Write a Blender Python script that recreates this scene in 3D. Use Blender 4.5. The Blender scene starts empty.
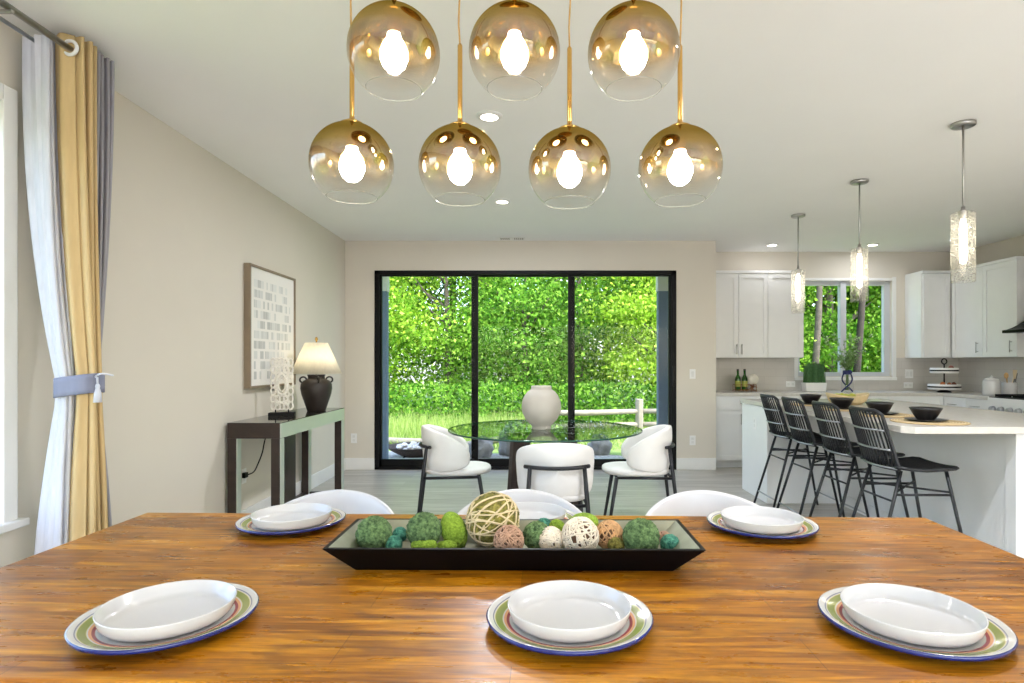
import bpy, math, random
import numpy as np
from mathutils import Vector, Matrix, noise

random.seed(7)
PI = math.pi
SC = bpy.context.scene
COL = SC.collection
CAM_Z = 1.277
H = 2.74

# ---------------------------------------------------------------- mesh helpers
class MB:
    """collects shapes; build() links them as ONE mesh object"""
    def __init__(s):
        s.v = []; s.f = []; s.sm = []; s.mi = []; s.cur = 0
    def add(s, vs, fs, smooth=False):
        b = len(s.v)
        s.v.extend([tuple(p) for p in vs])
        for f in fs:
            s.f.append([b + i for i in f]); s.sm.append(smooth); s.mi.append(s.cur)
        return s
    def box(s, x0, x1, y0, y1, z0, z1):
        x0, x1 = min(x0, x1), max(x0, x1); y0, y1 = min(y0, y1), max(y0, y1); z0, z1 = min(z0, z1), max(z0, z1)
        vs = [(x0,y0,z0),(x1,y0,z0),(x1,y1,z0),(x0,y1,z0),(x0,y0,z1),(x1,y0,z1),(x1,y1,z1),(x0,y1,z1)]
        return s.add(vs, [(0,3,2,1),(4,5,6,7),(0,1,5,4),(1,2,6,5),(2,3,7,6),(3,0,4,7)])
    def hexa(s, bot, top):
        """bot, top: four points each, counter-clockwise seen from above"""
        return s.add(list(bot)+list(top), [(0,3,2,1),(4,5,6,7),(0,1,5,4),(1,2,6,5),(2,3,7,6),(3,0,4,7)])
    def prism(s, outline, z0, z1, smooth=False):
        n = len(outline)
        vs = [(x,y,z0) for x,y in outline] + [(x,y,z1) for x,y in outline]
        s.add(vs, [list(range(n))[::-1], list(range(n,2*n))])
        b = len(s.v) - 2*n
        for i in range(n):
            j = (i+1) % n
            s.f.append([b+i, b+j, b+n+j, b+n+i]); s.sm.append(smooth); s.mi.append(s.cur)
        return s
    def tube(s, pts, r, n=10, cap=True, closed=False):
        pts = [Vector(p) for p in pts]; m = len(pts)
        rs = r if isinstance(r, (list, tuple)) else [r]*m
        tang = []
        for i in range(m):
            if closed: t = pts[(i+1) % m] - pts[(i-1) % m]
            else: t = pts[min(i+1, m-1)] - pts[max(i-1, 0)]
            tang.append(t.normalized() if t.length > 1e-9 else Vector((0,0,1)))
        up = Vector((0,0,1)) if abs(tang[0].z) < .9 else Vector((1,0,0))
        a = tang[0].cross(up).normalized()
        vs = []
        for i in range(m):
            a = (a - tang[i]*a.dot(tang[i]))
            a = a.normalized() if a.length > 1e-6 else tang[i].orthogonal().normalized()
            b = tang[i].cross(a)
            for k in range(n):
                th = 2*PI*k/n
                vs.append(pts[i] + (a*math.cos(th) + b*math.sin(th))*rs[i])
        fs = []
        for i in range(m if closed else m-1):
            i2 = (i+1) % m
            for k in range(n):
                k2 = (k+1) % n
                fs.append((i*n+k, i*n+k2, i2*n+k2, i2*n+k))
        s.add(vs, fs, True)
        if cap and not closed:
            b = len(s.v) - m*n
            s.f.append([b+k for k in range(n)][::-1]); s.sm.append(False); s.mi.append(s.cur)
            s.f.append([b+(m-1)*n+k for k in range(n)]); s.sm.append(False); s.mi.append(s.cur)
        return s
    def lathe(s, prof, n=32, c=(0,0,0), smooth=True):
        """prof: (r, z) from bottom to top along the outside; r = 0 makes a pole"""
        vs = []; rings = []
        for r, z in prof:
            if r <= 1e-7:
                rings.append([len(vs)]); vs.append((c[0], c[1], c[2]+z))
            else:
                rings.append(list(range(len(vs), len(vs)+n)))
                for k in range(n):
                    th = 2*PI*k/n
                    vs.append((c[0]+r*math.cos(th), c[1]+r*math.sin(th), c[2]+z))
        fs = []
        for A, B in zip(rings, rings[1:]):
            if len(A) == 1 and len(B) == 1: continue
            for k in range(n):
                k2 = (k+1) % n
                if len(A) == 1: fs.append((A[0], B[k2], B[k]))
                elif len(B) == 1: fs.append((A[k], A[k2], B[0]))
                else: fs.append((A[k], A[k2], B[k2], B[k]))
        return s.add(vs, fs, smooth)
    def grid(s, fn, nu, nv, cu=False, cv=False, smooth=True):
        us = nu if cu else nu+1; vn = nv if cv else nv+1
        vs = [fn(i/nu, j/nv) for i in range(us) for j in range(vn)]
        fs = []
        for i in range(nu):
            for j in range(nv):
                i2 = (i+1) % us; j2 = (j+1) % vn
                fs.append((i*vn+j, i2*vn+j, i2*vn+j2, i*vn+j2))
        return s.add(vs, fs, smooth)
    def sphere(s, c, r, sc=(1,1,1), nu=24, nv=12, fn=None):
        prof = []
        b = len(s.v)
        vs = []; fs = []
        for j in range(nv+1):
            ph = -PI/2 + PI*j/nv
            for i in range(nu):
                th = 2*PI*i/nu
                d = Vector((math.cos(ph)*math.cos(th), math.cos(ph)*math.sin(th), math.sin(ph)))
                k = r*(fn(d) if fn else 1)
                vs.append((c[0]+d.x*k*sc[0], c[1]+d.y*k*sc[1], c[2]+d.z*k*sc[2]))
        for j in range(nv):
            for i in range(nu):
                i2 = (i+1) % nu
                fs.append((j*nu+i, j*nu+i2, (j+1)*nu+i2, (j+1)*nu+i))
        return s.add(vs, fs, True)
    def superell(s, a, b, c, e1, e2, nu=40, nv=16, warp=None):
        def cp(x, e): y = math.cos(x); return math.copysign(abs(y)**e, y)
        def sp(x, e): y = math.sin(x); return math.copysign(abs(y)**e, y)
        def fn(u, v):
            uu = -PI + 2*PI*u; vv = -PI/2 + PI*v
            p = (a*cp(vv,e1)*cp(uu,e2), b*cp(vv,e1)*sp(uu,e2), c*sp(vv,e1))
            return warp(*p) if warp else p
        return s.grid(fn, nu, nv, cu=True)
    def build(s, name, mats, parent=None, loc=None, org=None, bevel=0, seg=2, solid=0, sub=0):
        """loc: shapes are given about the object's own origin; org: shapes are given in the room and the origin goes here"""
        off = Vector((0,0,0))
        if parent is not None and parent.name in WORLD: off = WORLD[parent.name]
        if org is not None and parent is None: off = Vector(org); loc = org
        me = bpy.data.meshes.new(name)
        me.from_pydata([(x-off.x, y-off.y, z-off.z) for x,y,z in s.v], [], s.f)
        me.polygons.foreach_set('use_smooth', s.sm)
        if not isinstance(mats, (list, tuple)): mats = [mats]
        for m in mats: me.materials.append(m)
        me.polygons.foreach_set('material_index', s.mi)
        me.update()
        o = bpy.data.objects.new(name, me); COL.objects.link(o)
        if parent is not None: o.parent = parent
        elif loc is not None: o.location = loc
        if bevel:
            md = o.modifiers.new('edge', 'BEVEL'); md.width = bevel; md.segments = seg; md.limit_method = 'ANGLE'; md.angle_limit = math.radians(40)
            md.harden_normals = False
        if solid:
            md = o.modifiers.new('thick', 'SOLIDIFY'); md.thickness = solid; md.offset = 0
        if sub:
            md = o.modifiers.new('smooth', 'SUBSURF'); md.levels = sub; md.render_levels = sub
        return o

WORLD = {}
def root(name, label, cat, loc, rotz=0, group=None, world=False):
    o = bpy.data.objects.new(name, None); COL.objects.link(o)
    o.location = loc; o.rotation_euler.z = rotz; o.empty_display_size = .1
    tag(o, label, cat, group)
    if world: WORLD[o.name] = Vector(loc)
    return o
def tag(o, label=None, cat=None, group=None, kind=None):
    if label: o['label'] = label
    if cat: o['category'] = cat
    if group: o['group'] = group
    if kind: o['kind'] = kind
    return o
def plabel(o, label): o['label'] = label; return o
def struct(o): o['kind'] = 'structure'; return o
def dup(r, loc=None, rotz=None, label=None, group=None):
    c = r.copy(); COL.objects.link(c)
    if loc is not None: c.location = loc
    if rotz is not None: c.rotation_euler.z = rotz
    if label: c['label'] = label
    if group: c['group'] = group
    for ch in list(r.children):
        d = ch.copy(); COL.objects.link(d); d.parent = c
        for g in list(ch.children):
            e = g.copy(); COL.objects.link(e); e.parent = d
    return c

# ---------------------------------------------------------------- materials
def lin(c):
    out = []
    for x in c[:3]:
        x /= 255.
        out.append(x/12.92 if x <= .04045 else ((x+.055)/1.055)**2.4)
    return (*out, 1)
class NT:
    def __init__(s, name):
        s.m = bpy.data.materials.new(name); s.m.use_nodes = True
        s.t = s.m.node_tree; s.t.nodes.clear()
        s.out = s.t.nodes.new('ShaderNodeOutputMaterial')
    def n(s, kind, **kw):
        nd = s.t.nodes.new('ShaderNode'+kind)
        for k, v in kw.items(): setattr(nd, k, v)
        return nd
    def l(s, a, b): s.t.links.new(a, b)
    def ramp(s, fac, stops, interp='LINEAR'):
        r = s.n('ValToRGB'); cr = r.color_ramp; cr.interpolation = interp
        while len(cr.elements) > 1: cr.elements.remove(cr.elements[-1])
        for i, (p, c) in enumerate(stops):
            e = cr.elements[0] if i == 0 else cr.elements.new(p)
            e.position = p; e.color = c
        s.l(fac, r.inputs[0]); return r.outputs[0]
    def mix(s, fac, a, b, mode='MIX'):
        m = s.n('MixRGB'); m.blend_type = mode
        for i, x in ((0, fac), (1, a), (2, b)):
            if hasattr(x, 'is_output'): s.l(x, m.inputs[i])
            else: m.inputs[i].default_value = x
        return m.outputs[0]
    def math(s, op, a, b=0.0, clamp=False):
        m = s.n('Math'); m.operation = op; m.use_clamp = clamp
        for i, x in ((0, a), (1, b)):
            if hasattr(x, 'is_output'): s.l(x, m.inputs[i])
            else: m.inputs[i].default_value = x
        return m.outputs[0]
    def coord(s, scale=(1,1,1), rot=(0,0,0), loc=(0,0,0), which='Object'):
        tc = s.n('TexCoord'); mp = s.n('Mapping')
        mp.inputs['Scale'].default_value = scale; mp.inputs['Rotation'].default_value = rot; mp.inputs['Location'].default_value = loc
        s.l(tc.outputs[which], mp.inputs[0]); return mp.outputs[0]
    def noise(s, vec, scale=5, detail=4, rough=.5, dist=0):
        nz = s.n('TexNoise'); nz.inputs['Scale'].default_value = scale; nz.inputs['Detail'].default_value = detail
        nz.inputs['Roughness'].default_value = rough; nz.inputs['Distortion'].default_value = dist
        s.l(vec, nz.inputs['Vector']); return nz.outputs[0]
    def bsdf(s, col=None, rough=.5, metal=0, ior=1.5, coat=0, spec=None, bump=None, bstr=.2, bdist=.01):
        b = s.n('BsdfPrincipled')
        if col is not None:
            if hasattr(col, 'is_output'): s.l(col, b.inputs['Base Color'])
            else: b.inputs['Base Color'].default_value = col
        if hasattr(rough, 'is_output'): s.l(rough, b.inputs['Roughness'])
        else: b.inputs['Roughness'].default_value = rough
        b.inputs['Metallic'].default_value = metal; b.inputs['IOR'].default_value = ior
        b.inputs['Coat Weight'].default_value = coat
        if spec is not None: b.inputs['Specular IOR Level'].default_value = spec
        if bump is not None:
            bp = s.n('Bump'); bp.inputs['Strength'].default_value = bstr; bp.inputs['Distance'].default_value = bdist
            s.l(bump, bp.inputs['Height']); s.l(bp.outputs[0], b.inputs['Normal'])
        s.l(b.outputs[0], s.out.inputs[0]); return b
def schlick(t, f0=.04):
    g = t.n('NewGeometry'); d = t.n('VectorMath'); d.operation = 'DOT_PRODUCT'
    t.l(g.outputs['Incoming'], d.inputs[0]); t.l(g.outputs['Normal'], d.inputs[1])
    c = t.math('SUBTRACT', 1.0, t.math('ABSOLUTE', d.outputs['Value']), True)
    return t.math('ADD', t.math('MULTIPLY', t.math('POWER', c, 5.0), 1-f0), f0)
def pm(name, rgb, rough=.5, metal=0, ior=1.5, coat=0, spec=None, var=.04, nscale=8, bump=0, bscale=60, bdist=.003):
    """a plain procedural material: base colour with slight noise variation and optional bump"""
    t = NT(name); c = lin(rgb); vec = t.coord()
    nz = t.noise(vec, nscale, 3)
    lo = tuple(x*(1-var) for x in c[:3])+(1,); hi = tuple(min(1, x*(1+var)) for x in c[:3])+(1,)
    col = t.ramp(nz, [(.3, lo), (.7, hi)])
    b = t.noise(vec, bscale, 4, .6) if bump else None
    t.bsdf(col, rough, metal, ior, coat, spec, b, bump, bdist)
    return t.m
def thin_glass(name, tint=(1,1,1,1), refl=1.0, rough=0.0):
    t = NT(name)
    tr = t.n('BsdfTransparent'); tr.inputs[0].default_value = tint
    gl = t.n('BsdfGlossy'); gl.inputs['Roughness'].default_value = rough
    f = t.math('MULTIPLY', schlick(t), refl, True)
    mx = t.n('MixShader'); t.l(f, mx.inputs[0]); t.l(tr.outputs[0], mx.inputs[1]); t.l(gl.outputs[0], mx.inputs[2])
    t.l(mx.outputs[0], t.out.inputs[0]); return t.m
def emit(name, rgb, strength):
    t = NT(name); e = t.n('Emission'); e.inputs[0].default_value = lin(rgb); e.inputs[1].default_value = strength
    t.l(e.outputs[0], t.out.inputs[0]); return t.m

M = {}
M['wall'] = pm('warm_white_wall_paint', (216,209,195), .85, var=.012, nscale=2, bump=.05, bscale=180)
M['ceil'] = pm('ceiling_paint', (244,243,239), .9, var=.01, nscale=2, bump=.05, bscale=160)
M['trim'] = pm('white_trim_paint', (232,231,227), .45, var=.01)
M['cab'] = pm('white_cabinet_lacquer', (232,232,230), .35, var=.01)
M['black'] = pm('black_powder_coat', (8,8,9), .5, var=.1, spec=.2)
M['black_gloss'] = pm('black_gloss_lacquer', (4,4,6), .4, var=.1, spec=.2)
M['nickel'] = pm('brushed_nickel', (178,176,172), .28, 1, var=.05)
M['steel'] = pm('grey_steel', (176,178,181), .4, 1, var=.05)
M['brass'] = pm('brushed_brass', (206,164,92), .25, 1, var=.05)
M['cord'] = pm('gold_fabric_cord', (196,158,96), .6)
M['china'] = pm('white_china', (204,202,201), .16, var=.01, coat=.3)
M['plastic'] = pm('white_plastic', (236,235,232), .4, var=.01)
M['shell'] = pm('white_shell', (214,212,212), .3, var=.01)
M['beech'] = pm('beech_leg_wood', (180,135,85), .5, var=.2, nscale=20)
M['fabric'] = pm('greige_upholstery', (232,229,225), .95, var=.03, bump=.35, bscale=260, bdist=.002)
M['legblack'] = pm('black_metal_leg', (26,26,30), .45, var=.1)
M['espresso'] = pm('espresso_wood', (48,36,31), .35, var=.25, nscale=18)
M['ceramic'] = pm('matte_cream_ceramic', (184,178,168), .75, var=.02, bump=.08, bscale=120)
M['quartz'] = pm('pale_quartz', (205,200,191), .25, var=.05, nscale=30)
M['rattan'] = pm('black_rattan', (20,22,26), .42, var=.2, nscale=60)
M['darkbowl'] = pm('black_stoneware', (24,22,22), .35, var=.2, nscale=30)
M['mirror'] = pm('mirror_inlay', (206,212,204), .38, .55, var=.02)
M['shade'] = None

# --- dining table: planked warm wood, boards along X
t = NT('oiled_acacia_planks')
br = t.n('TexBrick'); br.offset = .37; br.offset_frequency = 2
br.inputs['Color1'].default_value = (0,0,0,1); br.inputs['Color2'].default_value = (1,1,1,1); br.inputs['Mortar'].default_value = (.5,.5,.5,1)
br.inputs['Scale'].default_value = 1; br.inputs['Mortar Size'].default_value = .0008; br.inputs['Brick Width'].default_value = .83; br.inputs['Row Height'].default_value = .118
t.l(t.coord(), br.inputs['Vector'])
g1 = t.noise(t.coord((1.6,22,4)), 2.2, 7, .62, .6)
g2 = t.noise(t.coord((7,120,10)), 2, 4, .6)
base = t.ramp(g1, [(.25, lin((80,42,4))), (.42, lin((148,88,8))), (.58, lin((190,124,16))), (.78, lin((216,160,48)))])
tone = t.ramp(br.outputs[0], [(0, (.58,.52,.46,1)), (.5, (.86,.84,.82,1)), (1, (1.1,1.12,1.16,1))])
c = t.mix(.85, base, tone, 'MULTIPLY')
fine = t.ramp(g2, [(.35, (.78,.74,.7,1)), (.65, (1.06,1.06,1.06,1))])
c = t.mix(.6, c, fine, 'MULTIPLY')
kn = t.noise(t.coord((2.2,9,2), loc=(1.7,.4,0)), 1.5, 3, .55, 1.2)
kf = t.ramp(kn, [(.50, (0,0,0,1)), (.72, (1,1,1,1))])
kd = t.math('MULTIPLY', kf, .62)
c = t.mix(kd, c, lin((74,40,20)))
seam = t.ramp(br.outputs[1], [(.1, (0,0,0,1)), (.9, (1,1,1,1))])
c = t.mix(t.math('MULTIPLY', seam, .55), c, lin((60,34,16)))
rg = t.ramp(t.noise(t.coord((3,9,3)), 4, 4), [(.3, (.24,.24,.24,1)), (.75, (.42,.42,.42,1))])
t.bsdf(c, rg, ior=1.45, bump=g2, bstr=.12, bdist=.002)
M['tablewood'] = t.m

# --- floor: pale grey-beige planks along X
t = NT('pale_oak_floor_planks')
br = t.n('TexBrick'); br.offset = .43
br.inputs['Color1'].default_value = (0,0,0,1); br.inputs['Color2'].default_value = (1,1,1,1); br.inputs['Mortar'].default_value = (.3,.3,.3,1)
br.inputs['Scale'].default_value = 1; br.inputs['Mortar Size'].default_value = .0012; br.inputs['Brick Width'].default_value = 1.35; br.inputs['Row Height'].default_value = .18
t.l(t.coord(), br.inputs['Vector'])
g1 = t.noise(t.coord((.9,13,1)), 2, 6, .6, .4)
c = t.ramp(g1, [(.3, lin((148,142,133))), (.5, lin((177,172,163))), (.72, lin((198,194,186)))])
tone = t.ramp(br.outputs[0], [(0, (.86,.85,.83,1)), (1, (1.06,1.06,1.06,1))])
c = t.mix(.9, c, tone, 'MULTIPLY')
c = t.mix(t.math('MULTIPLY', br.outputs[1], .6), c, lin((96,90,82)))
t.bsdf(c, .34, bump=g1, bstr=.05, bdist=.002)
M['floor'] = t.m

# --- striped charger: bands by radius
t = NT('hand_painted_striped_china')
tc = t.n('TexCoord'); sx = t.n('SeparateXYZ'); t.l(tc.outputs['Object'], sx.inputs[0])
r2 = t.math('ADD', t.math('MULTIPLY', sx.outputs[0], sx.outputs[0]), t.math('MULTIPLY', sx.outputs[1], sx.outputs[1]))
rad = t.math('DIVIDE', t.math('SQRT', r2), .1605, True)
wob = t.noise(t.coord((1,1,1)), 30, 2)
rad2 = t.math('ADD', rad, t.math('MULTIPLY', t.math('SUBTRACT', wob, .5), .008))
Wt = lin((208,206,201)); Gn = lin((140,148,78)); Bl = lin((36,52,132)); Rd = lin((150,52,62)); Og = lin((226,160,112)); Ye = lin((222,206,140)); Nv = lin((60,68,110))
bands = t.ramp(rad2, [(0, Wt), (.715, Wt), (.725, Rd), (.755, Rd), (.757, Og), (.785, Og), (.787, Wt), (.80, Wt), (.80, Ye), (.808, Gn), (.886, Gn), (.889, Ye), (.899, Wt), (.912, Nv), (.920, Wt), (.985, Wt), (.99, Bl), (1, Bl)], 'LINEAR')
t.bsdf(bands, .15, coat=.3)
M['charger'] = t.m

# --- curtains
def cloth_mat(name, rgb, trans=0.0, rough=.9):
    t = NT(name); vec = t.coord((1,1,.15))
    c = lin(rgb)
    col = t.ramp(t.noise(vec, 60, 3), [(.3, tuple(x*.95 for x in c[:3])+(1,)), (.7, tuple(min(1,x*1.04) for x in c[:3])+(1,))])
    b = t.bsdf(col, rough, bump=t.noise(t.coord((40,40,6)), 8, 3), bstr=.06, bdist=.002)
    if trans:
        tl = t.n('BsdfTranslucent'); t.l(col, tl.inputs[0])
        mx = t.n('MixShader'); mx.inputs[0].default_value = trans
        t.l(b.outputs[0], mx.inputs[1]); t.l(tl.outputs[0], mx.inputs[2]); t.l(mx.outputs[0], t.out.inputs[0])
    return t.m
M['sheer'] = cloth_mat('white_sheer_cloth', (226,228,236), .3)
M['gold'] = cloth_mat('gold_sateen_cloth', (206,178,126), .1, .55)
M['greycloth'] = cloth_mat('grey_lining_cloth', (164,162,168), .1)
M['lav'] = cloth_mat('grey_lavender_band', (132,136,156), 0)
M['lampshade'] = cloth_mat('ivory_lampshade_linen', (246,240,224), .65)

# --- glass
M['pane'] = thin_glass('window_glass', (.98,.985,.98,1), .12)
M['lip'] = pm('cut_glass_lip', (150,146,134), .15)
M['clear'] = thin_glass('clear_glass', (.96,.97,.96,1), 1.0)
M['tabletopglass'] = thin_glass('green_tinted_table_glass', (.94,.98,.955,1), .9)
M['glassedge'] = pm('dark_green_glass_edge', (40,78,64), .1, var=.05)
# gold-fading globe glass: metallic coat at the crown, clear at the mouth (object Z)
t = NT('gold_ombre_glass')
tc = t.n('TexCoord'); sx = t.n('SeparateXYZ'); t.l(tc.outputs['Object'], sx.inputs[0])
zz = t.math('ADD', t.math('MULTIPLY', sx.outputs[2], 1/.22), .5)      # 0 bottom .. 1 top
coat = t.ramp(zz, [(.24, (0,0,0,1)), (.42, (.14,.14,.14,1)), (.56, (.34,.34,.34,1)), (.68, (.72,.72,.72,1)), (.82, (.95,.95,.95,1)), (1, (1,1,1,1))])
tint = t.ramp(zz, [(.25, (.98,.98,.97,1)), (.5, (.95,.90,.83,1)), (.70, (.66,.48,.22,1)), (.86, (.36,.23,.06,1))])
gold = t.ramp(zz, [(.2, (.95,.95,.95,1)), (.5, (.86,.78,.66,1)), (.66, (.52,.37,.14,1)), (.82, (.33,.21,.045,1))])
tr = t.n('BsdfTransparent'); t.l(tint, tr.inputs[0])
gl = t.n('BsdfGlossy'); gl.inputs['Roughness'].default_value = .05; t.l(gold, gl.inputs[0])
f = t.math('ADD', t.math('MULTIPLY', coat, .93), t.math('MULTIPLY', schlick(t), .75), True)
mx = t.n('MixShader'); t.l(f, mx.inputs[0]); t.l(tr.outputs[0], mx.inputs[1]); t.l(gl.outputs[0], mx.inputs[2]); t.l(mx.outputs[0], t.out.inputs[0])
M['globe'] = t.m
# seeded glass of the island pendants
t = NT('seeded_glass')
tr = t.n('BsdfTransparent'); tr.inputs[0].default_value = (.97,.96,.93,1)
df = t.n('BsdfTranslucent'); df.inputs[0].default_value = (.9,.87,.8,1)
gl = t.n('BsdfGlossy'); gl.inputs['Roughness'].default_value = .05
nz = t.noise(t.coord(), 90, 2)
sp = t.ramp(nz, [(.5, (.12,.12,.12,1)), (.66, (.36,.36,.36,1))])
m1 = t.n('MixShader'); t.l(sp, m1.inputs[0]); t.l(tr.outputs[0], m1.inputs[1]); t.l(df.outputs[0], m1.inputs[2])
m2 = t.n('MixShader'); t.l(schlick(t), m2.inputs[0]); t.l(m1.outputs[0], m2.inputs[1]); t.l(gl.outputs[0], m2.inputs[2]); t.l(m2.outputs[0], t.out.inputs[0])
M['seeded'] = t.m
M['bulb'] = emit('lit_bulb', (255,250,242), 20)
M['tubebulb'] = emit('lit_filament_tube', (255,244,224), 9)
M['downlight'] = emit('lit_downlight', (255,244,226), 9)

# --- moss, felt, rattan
def moss(name, dark, light, scale=90):
    t = NT(name); vec = t.coord()
    n1 = t.noise(vec, scale, 5, .7); n2 = t.noise(vec, scale*.2, 3)
    c = t.ramp(n1, [(.38, lin(dark)), (.62, lin(light))])
    c = t.mix(.5, c, t.ramp(n2, [(.3, (.7,.72,.7,1)), (.7, (1.15,1.15,1.1,1))]), 'MULTIPLY')
    t.bsdf(c, .95, bump=n1, bstr=.8, bdist=.006); return t.m
M['moss'] = moss('green_moss', (50,76,42), (118,146,92))
M['moss_teal'] = moss('teal_moss', (34,96,84), (96,166,140))
M['moss_lime'] = moss('lime_felt', (112,142,34), (160,190,66), 160)
M['moss_olive'] = moss('olive_moss', (84,80,30), (156,146,72))
M['twine'] = pm('pale_jute_twine', (214,194,154), .85, var=.15, nscale=60)
M['rattan_brown'] = pm('brown_vine', (176,138,112), .8, var=.2, nscale=70)
M['rattan_white'] = pm('bleached_vine', (232,218,196), .8, var=.12, nscale=70)
M['rattan_tan'] = pm('tan_vine', (206,160,112), .8, var=.2, nscale=70)
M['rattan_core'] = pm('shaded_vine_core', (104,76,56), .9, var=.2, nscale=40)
M['champagne'] = pm('champagne_leaf_metal', (150,150,130), .4, .75, var=.15, nscale=14)
# --- backsplash tile
t = NT('greige_backsplash_tile')
br = t.n('TexBrick'); br.inputs['Color1'].default_value = lin((200,195,188)); br.inputs['Color2'].default_value = lin((206,201,194)); br.inputs['Mortar'].default_value = lin((190,185,178))
br.inputs['Scale'].default_value = 1; br.inputs['Mortar Size'].default_value = .002; br.inputs['Brick Width'].default_value = .3; br.inputs['Row Height'].default_value = .1
sx = t.n('SeparateXYZ'); tc = t.n('TexCoord'); t.l(tc.outputs['Object'], sx.inputs[0])
cb = t.n('CombineXYZ'); t.l(t.math('ADD', sx.outputs[0], sx.outputs[1]), cb.inputs[0]); t.l(sx.outputs[2], cb.inputs[1])
t.l(cb.outputs[0], br.inputs['Vector']); t.bsdf(br.outputs[0], .25)
M['tile'] = t.m
def child_at(o, at):
    o.location = at; return o

# ================================================================ THE SETTING
XL, XR, YB, YK, YR = -2.24, 5.62, 7.19, 7.9, -3.2
XS = 2.205                       # right end of the slider wall
T = .16
struct(MB().box(XL-T, XR+T, YR-T, YK+T, -.12, 0).build('floor', M['floor']))
struct(MB().box(XL-T, XR+T, YR-T, YK+T, H, H+.2).build('ceiling', M['ceil']))
# left wall with the dining-room window opening
WY0, WY1, WZ0, WZ1 = .25, 2.52, .62, 2.38
m = MB()
m.box(XL-T, XL, YR, WY0, 0, H); m.box(XL-T, XL, WY1, YB, 0, H); m.box(XL-T, XL, WY0, WY1, 0, WZ0); m.box(XL-T, XL, WY0, WY1, WZ1, H)
struct(m.build('wall_left', M['wall']))
# slider wall, its return towards the kitchen
SX0, SX1, SZ1 = -1.885, 1.728, 2.385
m = MB()
m.box(XL-T, SX0, YB, YB+T, 0, H); m.box(SX1, XS, YB, YB+T, 0, H); m.box(SX0, SX1, YB, YB+T, SZ1, H)
m.box(XS-T, XS, YB+T, YK, 0, H)
struct(m.build('wall_back', M['wall']))
# kitchen back wall with window opening
KX0, KX1, KZ0, KZ1 = 3.50, 4.74, 1.10, 2.36
m = MB()
m.box(XS-T, KX0, YK, YK+T, 0, H); m.box(KX1, XR+T, YK, YK+T, 0, H); m.box(KX0, KX1, YK, YK+T, 0, KZ0); m.box(KX0, KX1, YK, YK+T, KZ1, H)
struct(m.build('wall_kitchen', M['wall']))
struct(MB().box(XR, XR+T, YR, YK, 0, H).build('wall_right', M['wall']))
m = MB(); RX0, RX1, RZ1 = -1.7, 5.1, 2.42
m.box(XL-T, RX0, YR-T, YR, 0, H); m.box(RX1, XR+T, YR-T, YR, 0, H); m.box(RX0, RX1, YR-T, YR, RZ1, H)
struct(m.build('wall_rear', M['wall']))
rw = root('added_rear_window', None, None, ((RX0+RX1)/2, YR, 0), world=True); struct(rw)  # unseen glazing, added behind the camera to bring in daylight
m = MB()
for k in range(5):
    q = RX0 + (RX1-RX0-.06)*k/4; m.box(q, q+.06, YR-.1, YR-.04, 0, RZ1)
m.box(RX0, RX1, YR-.1, YR-.04, 0, .08); m.box(RX0, RX1, YR-.1, YR-.04, RZ1-.06, RZ1)
struct(m.build('sash', M['trim'], rw)); struct(MB().box(RX0+.03, RX1-.03, YR-.072, YR-.068, .05, RZ1-.03).build('pane', M['pane'], rw))
# baseboards
struct(MB().box(XL, XL+.016, YR, YB, 0, .14).build('baseboard_left', M['trim'], bevel=.004))
m = MB(); m.box(XL, SX0, YB-.016, YB, 0, .14); m.box(SX1, XS, YB-.016, YB, 0, .14)
struct(m.build('baseboard_back', M['trim'], bevel=.004))
# dining window (structure): casing, sash, pane, sill
win = root('window_1', None, None, (XL, (WY0+WY1)/2, WZ0), world=True); struct(win)
m = MB(); c = .07
m.box(XL, XL+.022, WY1, WY1+c, WZ0-.02, WZ1+c); m.box(XL, XL+.022, WY0-c, WY0, WZ0-.02, WZ1+c); m.box(XL, XL+.022, WY0, WY1, WZ1, WZ1+c)
struct(m.build('casing', M['trim'], win, bevel=.004))
m = MB(); m.box(XL-T, XL+.05, WY0-c-.03, WY1+c+.03, WZ0-.05, WZ0-.015)
struct(m.build('sill', M['trim'], win, bevel=.006))
m = MB(); x0, x1 = XL-.12, XL-.07
for a, b in ((WY0, WY0+.05), (WY1-.05, WY1), ((WY0+WY1)/2-.025, (WY0+WY1)/2+.025)): m.box(x0, x1, a, b, WZ0, WZ1)
m.box(x0, x1, WY0, WY1, WZ0, WZ0+.05); m.box(x0, x1, WY0, WY1, WZ1-.05, WZ1)
struct(m.build('sash', M['plastic'], win, bevel=.004))
struct(MB().box(XL-.098, XL-.094, WY0+.04, WY1-.04, WZ0+.04, WZ1-.04).build('pane', M['pane'], win))
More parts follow.
